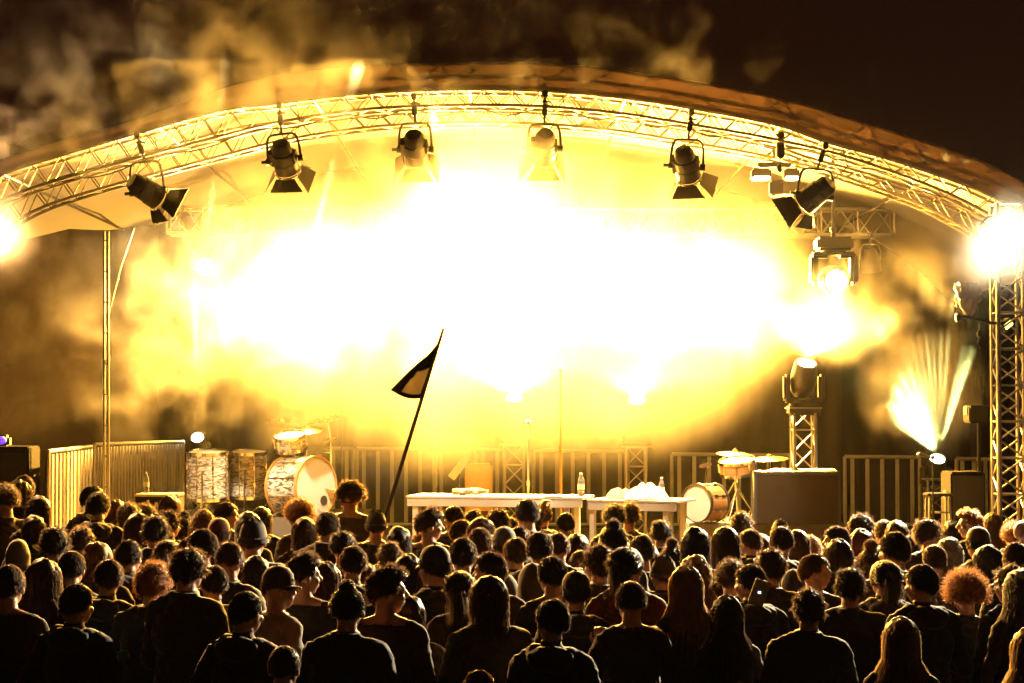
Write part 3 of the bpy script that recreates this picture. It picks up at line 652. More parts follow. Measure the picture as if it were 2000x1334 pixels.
ppr(1520, 21.15, a.z + .006, .2, .2, R(-18), 'smaller pale paper beside the pile on the flight case')
# stool frame
T = P(1832, 1005, 20.7); t = thing('folding_stool', 'pale metal stool frame in front of the black speaker cabinet', 'stool', (T.x, T.y, ST)); h = P(0, 968, 20.7).z - ST
for sx in (-1, 1):
    for sy in (-1, 1): MB().tube((sx * .11, sy * .1, .0), (sx * .1, sy * .09, h), .012).build('leg', M['rail'], t)
MB().box((0, 0, h + .012), (.26, .24, .03), bev=.008).build('seat', M['black'], t)
b = MB()
for z in (.3, .75): b.tube((-.105, -.097, h * z), (.105, -.097, h * z), .009)
b.build('rung_frame', M['rail'], t)
# lettered case with bottle
T = P(312, 1000, 20.4); t = thing('keyboard_case', 'dark equipment case with a big pale letter on its side beneath the floor toms', 'case', (T.x, T.y, ST)); h = P(0, 964, 20.4).z - ST
MB().box((0, 0, h / 2), (.42, .4, h), bev=.015).build('case_body', M['blacksoft'], t)
MB().box((0, 0, h - .01), (.43, .41, .025), bev=.004).build('lid_edge', M['alu'], t)
lb = MB(); zz = h - .13; x0 = -.1
pts = [(-.085, .075), (-.045, -.06), (0, .05), (.045, -.06), (.085, .075)]
for (xa, za), (xb, zb) in zip(pts, pts[1:]): lb.tube((xa, -.203, zz + za), (xb, -.203, zz + zb), .015, n=6)
lb.build('white_letter', M['white'], t)
bottle((P(291, 0, 20.5).x, 20.5, ST + h + .004), 'clear water bottle standing on the lettered case', .2)
# ---------------------------------------------------------------- people
HC = Vector((0, .015, 1.635))          # head centre of the base figure, which faces +Y and is 1.75 m tall
def capsule(b, p0, p1, r0, r1, n=14):
    b.tube(p0, p1, r0, r1, n); b.ball(p0, r0, n=n); b.ball(p1, r1, n=n)
def hand(b, wrist, d, palm, side, curl=.5, s=1.):
    "palm, five fingers of different lengths, thumb leaving the side near the base"
    d = Vector(d).normalized(); palm = Vector(palm); palm = (palm - d * palm.dot(d)).normalized(); x = d.cross(palm) * side
    w = Vector(wrist); fr = Matrix((x, palm, d)).transposed()
    b.ball(w + d * .05 * s, (.042 * s, .019 * s, .056 * s), fr, 14); b.ball(w + d * .012, (.03, .023, .03), fr, 10)
    for k, (off, ln) in enumerate(((-.033, .058), (-.011, .075), (.011, .08), (.032, .07))):
        a = w + d * .088 * s + x * off * s; th = curl * (1. + .08 * k)
        d1 = (d * math.cos(th * .6) + palm * math.sin(th * .6) + x * off * 2.2).normalized(); d2 = (d * math.cos(th * 1.7) + palm * math.sin(th * 1.7) + x * off * 1.5).normalized()
        m = a + d1 * ln * .5 * s; e = m + d2 * ln * .5 * s
        capsule(b, a, m, .0105 * s, .0098 * s, 8); capsule(b, m, e, .0098 * s, .0085 * s, 8)
    a = w + d * .03 * s + x * .034 * s; dt = (d * .62 + x * .62 + palm * .35).normalized(); m = a + dt * .034 * s; e = m + (d * .85 + palm * .4 + x * .1).normalized() * .032 * s
    capsule(b, a, m, .013 * s, .0115 * s, 8); capsule(b, m, e, .0115 * s, .0095 * s, 8)
def head_shape(b, tilt=0., yaw=0.):
    "skull, jaw, brow, nose, mouth, chin, ears around HC"
    rm = Matrix.Rotation(yaw, 3, 'Z') @ Matrix.Rotation(tilt, 3, 'X'); T = lambda v: HC + rm @ Vector(v)
    b.ball(T((0, -.008, .022)), (.077, .098, .094), rm, 22); b.ball(T((0, .03, -.03)), (.064, .067, .082), rm, 18)
    b.ball(T((0, .048, -.083)), (.036, .034, .028), rm, 12); b.ball(T((0, .081, .024)), (.05, .016, .014), rm, 12)
    b.tube(T((0, .09, .018)), T((0, .118, -.026)), .009, .015, 8); b.ball(T((0, .112, -.027)), (.018, .014, .011), rm, 8)
    for s_ in (-1, 1):
        b.ball(T((s_ * .079, -.004, -.012)), (.011, .021, .031), rm, 10); b.ball(T((s_ * .031, .084, .004)), (.014, .010, .009), rm, 8); b.ball(T((s_ * .042, .07, -.028)), (.024, .02, .02), rm, 10)
    b.ball(T((0, .094, -.053)), (.025, .009, .0065), rm, 8); b.ball(T((0, .091, -.063)), (.021, .009, .007), rm, 8)
def body(name, arms, build=1., coat=.0, hem=.86, neckline=1.475, collar=0., hood=False, tilt=0., yaw=0., lean=0., stance=.1, hips=1.):
    """one continuous figure; arms: for each side (elbow, wrist, hand direction, palm direction, curl)"""
    b = MB(); B = build
    for s_ in (-1, 1):
        hp, kn, an = Vector((s_ * .092, 0, .92)), Vector((s_ * (stance + .01), .022, .49)), Vector((s_ * stance, -.005, .085))
        capsule(b, hp, kn, .092 * B, .06 * B); capsule(b, kn, an, .059 * B, .041); b.ball(kn + Vector((0, -.035, -.13)), (.05 * B, .05, .11), n=12)
        b.ball((s_ * (stance + .01), .06, .042), (.047, .135, .042), n=14); b.ball((s_ * stance, -.03, .06), (.042, .055, .06), n=12)
    b.ball((0, -.005, .96), (.172 * B * hips, .125 * B, .15), n=20); b.ball((0, -.03, .93), (.16 * B * hips, .12 * B, .11), n=18)
    b.ball((0, .0, 1.12), (.15 * B + coat, .112 * B + coat, .16), n=20); b.ball((0, -.002, 1.29), (.165 * B + coat, .122 * B + coat, .185), n=22)
    capsule(b, (-.12 * B, -.008, 1.41), (.12 * B, -.008, 1.41), .068 + coat * .5, .068 + coat * .5); b.ball((0, -.03, 1.40), (.14 * B, .085, .085), n=16)
    for s_ in (-1, 1): capsule(b, (s_ * .05, -.012, 1.475), (s_ * .14 * B, -.012, 1.432), .04 + coat * .3, .055 + coat * .3)
    if coat: b.lathe([(.168 * B + coat, hem), (.165 * B + coat, hem + .12), (.15 * B + coat, 1.1), (.13, 1.3)], (0, -.005, 0), None, 26, 1., .76)
    capsule(b, (0, -.02, 1.42), (0, -.004, 1.56), .06, .053)
    if collar: b.lathe([(.075, 1.43), (.083, 1.47), (.08, 1.47 + collar), (.06, 1.47 + collar)], (0, -.012, 0), None, 22, 1., 1.05)
    if hood:
        b.ball((0, -.10, 1.455), (.13, .075, .07), n=18); b.ball((-.085, -.03, 1.475), (.055, .075, .05), n=12); b.ball((.085, -.03, 1.475), (.055, .075, .05), n=12)
    head_shape(b, tilt, yaw)
    hands = []; segs = []
    for s_, (el, wr, hd, pl, cu) in zip((-1, 1), arms):
        sh = Vector((s_ * .162 * B, -.01, 1.412)); el = Vector(el); wr = Vector(wr)
        capsule(b, sh, el, .058 * B + coat * .5, .046 * B + coat * .35); capsule(b, el, wr, .046 * B + coat * .35, .03 + coat * .25)
        hand(b, wr + (Vector(wr) - el).normalized() * .012, hd, pl, s_, cu); hands.append((wr, (wr - el).normalized())); segs.append((sh, el, wr))
    me = b.mesh('tmp'); o = bpy.data.objects.new('tmp', me); COL.objects.link(o)
    rm = o.modifiers.new('r', 'REMESH'); rm.mode = 'VOXEL'; rm.voxel_size = .0078
    sm = o.modifiers.new('s', 'SMOOTH'); sm.factor = .5; sm.iterations = 3
    bpy.context.view_layer.update(); dg = bpy.context.evaluated_depsgraph_get()
    out = bpy.data.meshes.new_from_object(o.evaluated_get(dg)); out.name = name
    bpy.data.objects.remove(o); bpy.data.meshes.remove(me)
    nv = len(out.vertices); reg = [0] * nv; cos = [v.co.copy() for v in out.vertices]; nos = [v.normal.copy() for v in out.vertices]
    for i, p in enumerate(cos):
        r_ = 1
        if p.z > neckline + collar and abs(p.x) < .115 and not (hood and p.z < 1.545 and p.y < .03): r_ = 0
        elif p.z < hem - .0 and abs(p.x) < .26 and min((p - s[2]).length for s in segs) > .1 and min((p - s[1].lerp(s[2], .5)).length for s in segs) > .16: r_ = 2 if p.z > .1 else 3
        for wr, d in hands:
            if (p - wr).dot(d) > -.005 and (p - wr).length < .24: r_ = 0
        reg[i] = r_
        if r_ in (1, 2):
            f = noise.noise(p * 6.) * .010 + (.5 - abs(noise.noise(Vector((p.x * 7, p.y * 7, p.z * 17 + p.x * 9)) + Vector((3, build * 9, 2))))) * .020 - .006 + noise.noise(p * 38.) * .0022
            cos[i] = p + nos[i] * f
    lean_q = Matrix.Rotation(lean, 3, 'X')
    if lean:
        cos = [Vector((0, 0, .95)) + lean_q @ (c - Vector((0, 0, .95))) if c.z > .95 else c for c in cos]
    out.vertices.foreach_set('co', [x for c in cos for x in c])
    ids = [max((reg[i] for i in f.vertices), key=lambda k: sum(reg[i] == k for i in f.vertices)) for f in out.polygons]
    out.materials.clear()
    for m in (M['skin'], None, M['denim'], M['shoe']): out.materials.append(m)
    out.polygons.foreach_set('material_index', ids); out.polygons.foreach_set('use_smooth', [True] * len(ids)); out.update()
    return out
A_down = lambda s_, dx=0.: ((s_ * (.235 + dx), -.03, 1.13), (s_ * (.25 + dx), .05, .88), (0, .12, -1), (-s_, .2, 0), .35)
A_pocket = lambda s_: ((s_ * .29, -.08, 1.15), (s_ * .205, .06, .95), (-.2 * s_, .35, -1), (-s_, 0, 0), .3)
A_cross = lambda s_: ((s_ * .25, .02, 1.14), (-s_ * .02, .2, 1.19 + .03 * s_), (-s_, .0, .05), (0, -1, 0), .6)
A_drink = lambda s_: ((s_ * .26, -.0, 1.13), (s_ * .14, .24, 1.2), (-.2 * s_, .6, .5), (-s_, .3, 0), 1.1)
A_phone = lambda s_: ((s_ * .27, .06, 1.17), (s_ * .16, .24, 1.34), (-.1 * s_, .25, 1), (0, -1, .2), .9)
A_clap = lambda s_: ((s_ * .26, .06, 1.16), (s_ * .05, .27, 1.30), (0, .5, .85), (-s_, 0, 0), .15)
A_raise = lambda s_: ((s_ * .33, .12, 1.50), (s_ * .24, .2, 1.74), (-.1 * s_, .25, 1), (-s_ * .6, .8, 0), .75)
A_out = lambda s_: ((s_ * .33, .02, 1.14), (s_ * .46, .16, 1.2), (s_ * .9, .4, .1), (0, -.2, -1), .6)
A_pole = lambda s_: ((s_ * .25, .12, 1.22), (s_ * .13, .30, 1.42), (-.25 * s_, .45, .8), (-s_ * .9, .5, 0), 1.5)
BODY = dict(
    slim=body('person_slim', (A_down(-1), A_down(1)), .9, .012, 1.0, collar=.03),
    jacket=body('person_jacket', (A_pocket(-1), A_pocket(1)), 1.0, .025, .84, hood=True),
    coat=body('person_coat', (A_cross(-1), A_cross(1)), 1.03, .035, .72, collar=.06, yaw=R(14)),
    hoodie=body('person_hoodie', (A_pocket(-1), A_drink(1)), 1.0, .025, .86, hood=True, yaw=R(-16)),
    broad=body('person_broad', (A_down(-1, .02), A_down(1, .02)), 1.07, .03, .80, collar=.05),
    phone=body('person_phone', (A_phone(-1), A_phone(1)), .95, .015, .92, collar=.03, tilt=R(-12)),
    clap=body('person_clap', (A_clap(-1), A_clap(1)), .96, .02, .9, collar=.02),
    drink=body('person_drink', (A_down(-1), A_drink(1)), 1.0, .02, .88, hood=True, yaw=R(30)),
    side=body('person_side', (A_cross(-1), A_down(1)), .98, .02, .86, yaw=R(-62)),
    sideb=body('person_sideways', (A_pocket(-1), A_down(1)), 1.0, .02, .86, yaw=R(58)),
    raised=body('person_raised', (A_raise(-1), A_drink(1)), 1.0, .02, .88, yaw=R(10)),
    point=body('person_point', (A_down(-1), A_out(1)), .96, .02, .88),
    bent=body('person_bent', (A_pocket(-1), A_drink(1)), 1.0, .02, .86, yaw=R(72), tilt=R(-24)),
    turned=body('person_turned', (A_pocket(-1), A_cross(1)), .98, .025, .84, hood=True, yaw=R(-38), tilt=R(-6)),
    nodding=body('person_nodding', (A_cross(-1), A_drink(1)), 1.0, .02, .8, collar=.05, yaw=R(22), tilt=R(-20)),
    chatting=body('person_chatting', (A_drink(-1), A_pocket(1)), .94, .015, .9, collar=.03, yaw=R(-80), tilt=R(4)),
    bearer=body('person_bearer', (A_pole(-1), A_pole(1)), 1.0, .025, .86, collar=.02),
)
HEADYAW = dict(coat=R(14), hoodie=R(-16), drink=R(30), side=R(-62), sideb=R(58), raised=R(10), bent=R(72), turned=R(-38), nodding=R(22), chatting=R(-80)); HEADTILT = dict(phone=R(-12), bent=R(-24), turned=R(-6), nodding=R(-20), chatting=R(4))
# ---- hair, modelled round the head centre; every lock a thin tapering blade
def hair_mesh(name, style, seed):
    rr = random.Random(seed); b = MB(); ea, eb, ec = .081, .101, .10
    nrm = lambda p: Vector((p.x / ea ** 2, p.y / eb ** 2, p.z / ec ** 2)).normalized()
    SH = dict(buzz=(.010, .002), short=(.032, .007), quiff=(.04, .010), messy=(.05, .013), curly=(.06, .026), afro=(.115, .05), bob=(.20, .024), long=(.44, .026), wavy=(.36, .034), pony=(.10, .010), bun=(.09, .009), top=(.06, .012))
    ln, th = SH[style]
    def covers(d):
        "direction on the skull is under hair"
        z, y = d.z, d.y
        back = -.66 if style not in ('buzz', 'short', 'quiff') else -.58
        if y > .45: return z > .42 - .1 * (style in ('bob', 'long', 'wavy'))
        return z > back + (y + 1) * .42 * (1 if abs(d.x) > .5 else .9)
    # opaque cap of hair close to the skull
    n = 40; cap = []; idx = {}
    for i in range(0, 25):
        for j in range(n):
            ph = PI * i / 24 * .80; a = 2 * PI * j / n; d = Vector((math.sin(ph) * math.cos(a), math.sin(ph) * math.sin(a), math.cos(ph)))
            k = 1 if covers(d) else 0
            w = th * (1 + .45 * noise.noise(d * 3.1 + Vector((seed, 0, 0))) + (.35 * noise.noise(d * 7 + Vector((0, seed, 0))) if style in ('messy', 'curly', 'afro', 'wavy') else .15 * noise.noise(d * 6 + Vector((0, seed, 3)))))
            if style == 'quiff' and d.y > .1 and d.z > .4: w += .028 * d.y
            q = Vector((d.x * (ea + w), d.y * (eb + w), d.z * (ec + w) + .018)); 
            if not k: q = Vector((d.x * ea * .9, d.y * eb * .9, d.z * ec * .9 + .018))
            cap.append(q)
    fs = [(i * n + j, i * n + (j + 1) % n, (i + 1) * n + (j + 1) % n, (i + 1) * n + j) for i in range(24) for j in range(n)]
    b.add(cap, fs)
    cnt = dict(buzz=1100, short=2300, quiff=1500, messy=1500, curly=1700, afro=2400, bob=1700, long=2300, wavy=2100, pony=1100, bun=1100, top=1300)[style]
    def blade(pts, w):
        k = len(pts); vs = []
        t = (pts[-1] - pts[0]); sd = t.cross(Vector((rr.gauss(0, 1), rr.gauss(0, 1), rr.gauss(0, 1))))
        if sd.length < 1e-6: return
        sd.normalize()
        for i, p in enumerate(pts):
            ww = w * (1 - .8 * i / (k - 1)); vs += [p - sd * ww, p + sd * ww]
        b.add(vs, [(2 * i, 2 * i + 1, 2 * i + 3, 2 * i + 2) for i in range(k - 1)])
    def push(p):
        "keep locks outside skull, neck and shoulders"
        q = p - Vector((0, 0, .01)); e = Vector((q.x / (ea + th * .5), q.y / (eb + th * .5), q.z / (ec + .02)))
        if e.length < 1: q = q / max(.2, e.length); p = q + Vector((0, 0, .01))
        if p.z < -.08:
            rx, ry = .075, .075
            f = min(1, max(0, (-.155 - p.z) / .10)); rx += f * .13; ry += f * .075
            e = Vector((p.x / rx, (p.y + .02) / ry, 0))
            if e.length < 1: k = 1 / max(.2, e.length); p = Vector((p.x * k, (p.y + .02) * k - .02, p.z))
        return p
    made = 0
    while made < cnt:
        d = Vector((rr.gauss(0, 1), rr.gauss(0, 1), rr.gauss(0, 1))).normalized()
        if not covers(d): continue
        made += 1; root = Vector((d.x * ea, d.y * eb, d.z * ec + .018)); nn = nrm(d.copy()); nn = Vector((d.x / ea, d.y / eb, d.z / ec)).normalized()
        l = ln * rr.uniform(.6, 1.1)
        if style in ('curly', 'afro'):
            pts = [root + nn * th * .4]; o1 = nn.orthogonal().normalized(); o2 = nn.cross(o1); ph = rr.uniform(0, 6.3); cr = rr.uniform(.006, .014)
            dirn = (nn + Vector((rr.gauss(0, .22), rr.gauss(0, .22), rr.gauss(0, .2) - (.25 if style == 'curly' else .05)))).normalized()
            for i in range(1, 8): pts.append(root + dirn * (l * i / 7 * .95) + cr * (o1 * math.cos(ph + i * 1.5) + o2 * math.sin(ph + i * 1.5)))
            blade(pts, .0026)
        elif style in ('bob', 'long', 'wavy'):
            part = Vector((d.x * 1.1 + (.2 if d.x > -.05 else -.2) * (d.z > .5), d.y - (.35 if d.y < .5 else -.1), 0)); v = (nn * .30 + part * .9).normalized(); p = root + nn * th * .3; pts = [p.copy()]; st = l / 12; ph = rr.uniform(0, 6.3)
            rim = rr.uniform(.75, 1.15); spread = (style in ('long', 'wavy') and seed % 2 == 1) * abs(root.x) / .08
            for i in range(12):
                v = (v + Vector(((.30 if p.x > 0 else -.30) * spread * (p.z < .03), -.03, -.5))).normalized(); p = push(p + v * (st if i > 3 else min(st, .022)))
                if p.z > -.10:
                    e = Vector((p.x / (ea + th * rim), p.y / (eb + th * rim), (p.z - .018) / (ec + th * rim) if p.z > 0 else 0)); e = e.length
                    if e > 1: p = Vector((p.x / e, p.y / e, (p.z - .018) / e + .018 if p.z > 0 else p.z))
                if style == 'wavy': p = p + Vector((math.sin(i * 1.6 + root.x * 40), math.cos(i * 1.6 + root.z * 30), 0)) * .006
                pts.append(p + Vector((rr.gauss(0, .0022), rr.gauss(0, .0022), 0)))
            blade(pts, .0034)
        else:
            if style in ('pony', 'bun'): v = ((Vector((0, -.105, .055)) - root) * 6 + nn * .5).normalized(); lift = .25; l = (Vector((0, -.105, .055)) - root).length * .9
            else:
                tg = Vector((d.x * .5, -.55, -.55 if d.z < .75 else -.15)); tg = (tg - nn * tg.dot(nn)).normalized()
                fld = Vector((noise.noise(d * 3.3 + Vector((seed, 1, 2))), noise.noise(d * 3.3 + Vector((5, seed, 2))), noise.noise(d * 3.3 + Vector((9, 3, seed)))))
                v = tg + nn * (.27 if style in ('short', 'buzz') else .4) + fld * (.5 if style in ('short', 'buzz') else 1.7)
                if style == 'quiff' and d.y > -.1 and d.z > .25: v = Vector((0, .35, .8)) + fld * .5; l *= 1.2
                v.normalize()
            p = root + nn * (th * .55); pts = [p]
            for i in range(3):
                v = (v + Vector((rr.gauss(0, .07), rr.gauss(0, .07), rr.gauss(0, .07) - (.14 if style != 'buzz' else 0)))).normalized(); p = p + v * l / 3
                e = Vector((p.x / (ea + th), p.y / (eb + th), (p.z - .018) / (ec + th)))
                if e.length < 1: p = Vector((p.x / e.length, p.y / e.length, (p.z - .018) / e.length + .018))
                pts.append(p)
            blade(pts, .0028)
    if style == 'pony':
        b.path([(0, -.1, .055), (0, -.135, .05), (.01, -.15, -.02), (.005, -.135, -.12), (0, -.12, -.2)], [.018, .028, .032, .024, .006], 10)
        for k in range(500):
            o1 = Vector((rr.gauss(0, .02), rr.gauss(0, .016), 0)); blade([Vector((0, -.115, .055)) + o1 * .3, Vector((0, -.15, .02)) + o1, Vector((.008, -.15, -.07)) + o1 * 1.5, Vector((0, -.13, -.19 - rr.uniform(0, .06))) + o1 * 1.3], .003)
    if style in ('bun', 'top'):
        c = Vector((0, -.06, .125)) if style == 'bun' else Vector((0, -.01, .15)); b.ball(c, (.042, .042, .036), n=14)
        for k in range(500):
            d = Vector((rr.gauss(0, 1), rr.gauss(0, 1), rr.gauss(0, 1))).normalized(); o1 = d.orthogonal().normalized(); o1.rotate(Matrix.Rotation(rr.uniform(0, 6.3), 3, d))
            blade([c + d * .04, c + (d + o1 * .35).normalized() * .047, c + (d + o1 * .7).normalized() * .046 + d * rr.uniform(0, .012)], .0028)
    me = b.mesh(name); me['sd'] = seed
    return me
def hat_mesh(kind):
    b = MB()
    if kind == 'cap':
        b.lathe([(.099, -.002), (.101, .03), (.094, .075), (.07, .11), (.03, .128), (.005, .13)], (0, -.004, .012), None, 30, .88, 1.06)
        b.grid(lambda u, v: (.078 * (u - .5) * 2 * (1 - .25 * v), .085 + .08 * v * math.cos((u - .5) * 2.2), .025 - .012 * v - .02 * (2 * u - 1) ** 2), 14, 6, .005); b.ball((0, -.004, .143), .009, n=8)
    elif kind == 'beanie':
        b.grid(lambda u, v: ((.088 + .012 * (v < .2)) * math.cos(2 * PI * u) * math.sqrt(max(0, 1 - max(0, v - .15) ** 2 * 1.35)), (.108 + .012 * (v < .2)) * math.sin(2 * PI * u) * math.sqrt(max(0, 1 - max(0, v - .15) ** 2 * 1.35)) - .006, -.01 + .16 * v + .002 * math.sin(u * 240)), 120, 18, .004)
    else:
        def hf(u, v):
            a = -PI * .5 + (u - .5) * 2 * PI * .80; z = -.20 + .345 * v; w = math.sqrt(max(0, 1 - max(0, (v - .45) / .55) ** 2.2)); fl = max(0, .35 - v) * .30
            return ((.115 + fl) * w * math.cos(a) * (1 + .06 * noise.noise(Vector((u * 6, v * 6, 2)))), (.135 + fl * .7) * w * math.sin(a) - .012, z)
        b.grid(hf, 44, 22, .008)
    return b.mesh(kind)
HM = {k: [hair_mesh('hair_' + k, k, 11 + 7 * i + s_) for s_ in range(2)] for i, k in enumerate(('buzz', 'short', 'quiff', 'messy', 'curly', 'afro', 'bob', 'long', 'wavy', 'pony', 'bun', 'top'))}
HM.update({k: [hat_mesh(k)] for k in ('cap', 'beanie', 'hood')})
for k in HM:
    for me in HM[k]: me.materials.append(None)
HCOL = dict(black=hair_mat('black_hair', (.012, .009, .008)), dark=hair_mat('dark_brown_hair', (.022, .012, .007)), brown=hair_mat('brown_hair', (.045, .023, .012)), ginger=hair_mat('ginger_hair', (.15, .045, .011)),
            blonde=hair_mat('blonde_hair', (.22, .125, .05)), grey=hair_mat('grey_hair', (.17, .155, .135)))
TCOL = dict(black=cloth('black_clothing', (.018, .017, .018), .02, .3, 14, 0, .25, .15), navy=cloth('navy_clothing', (.02, .025, .045), .02, .3, 14, 0, .25, .15), brown=cloth('brown_clothing', (.04, .023, .014), .02, .3, 14, 0, .25, .15), grey=cloth('grey_clothing', (.05, .046, .042), .02, .3, 14, 0, .25, .15),
            olive=cloth('olive_clothing', (.045, .05, .025), .02, .3, 14, 0, .25, .15), red=cloth('red_clothing', (.40, .025, .02), .02, .2, 14, 0, .25, .15), dkred=cloth('dark_red_clothing', (.06, .009, .007), .02, .3, 14, 0, .25, .15), pale=cloth('pale_clothing', (.22, .19, .16), .04, .15, 14, 0, .25, .15), teal=cloth('turquoise_clothing', (.02, .12, .14), .02, .2, 14, 0, .25, .15))
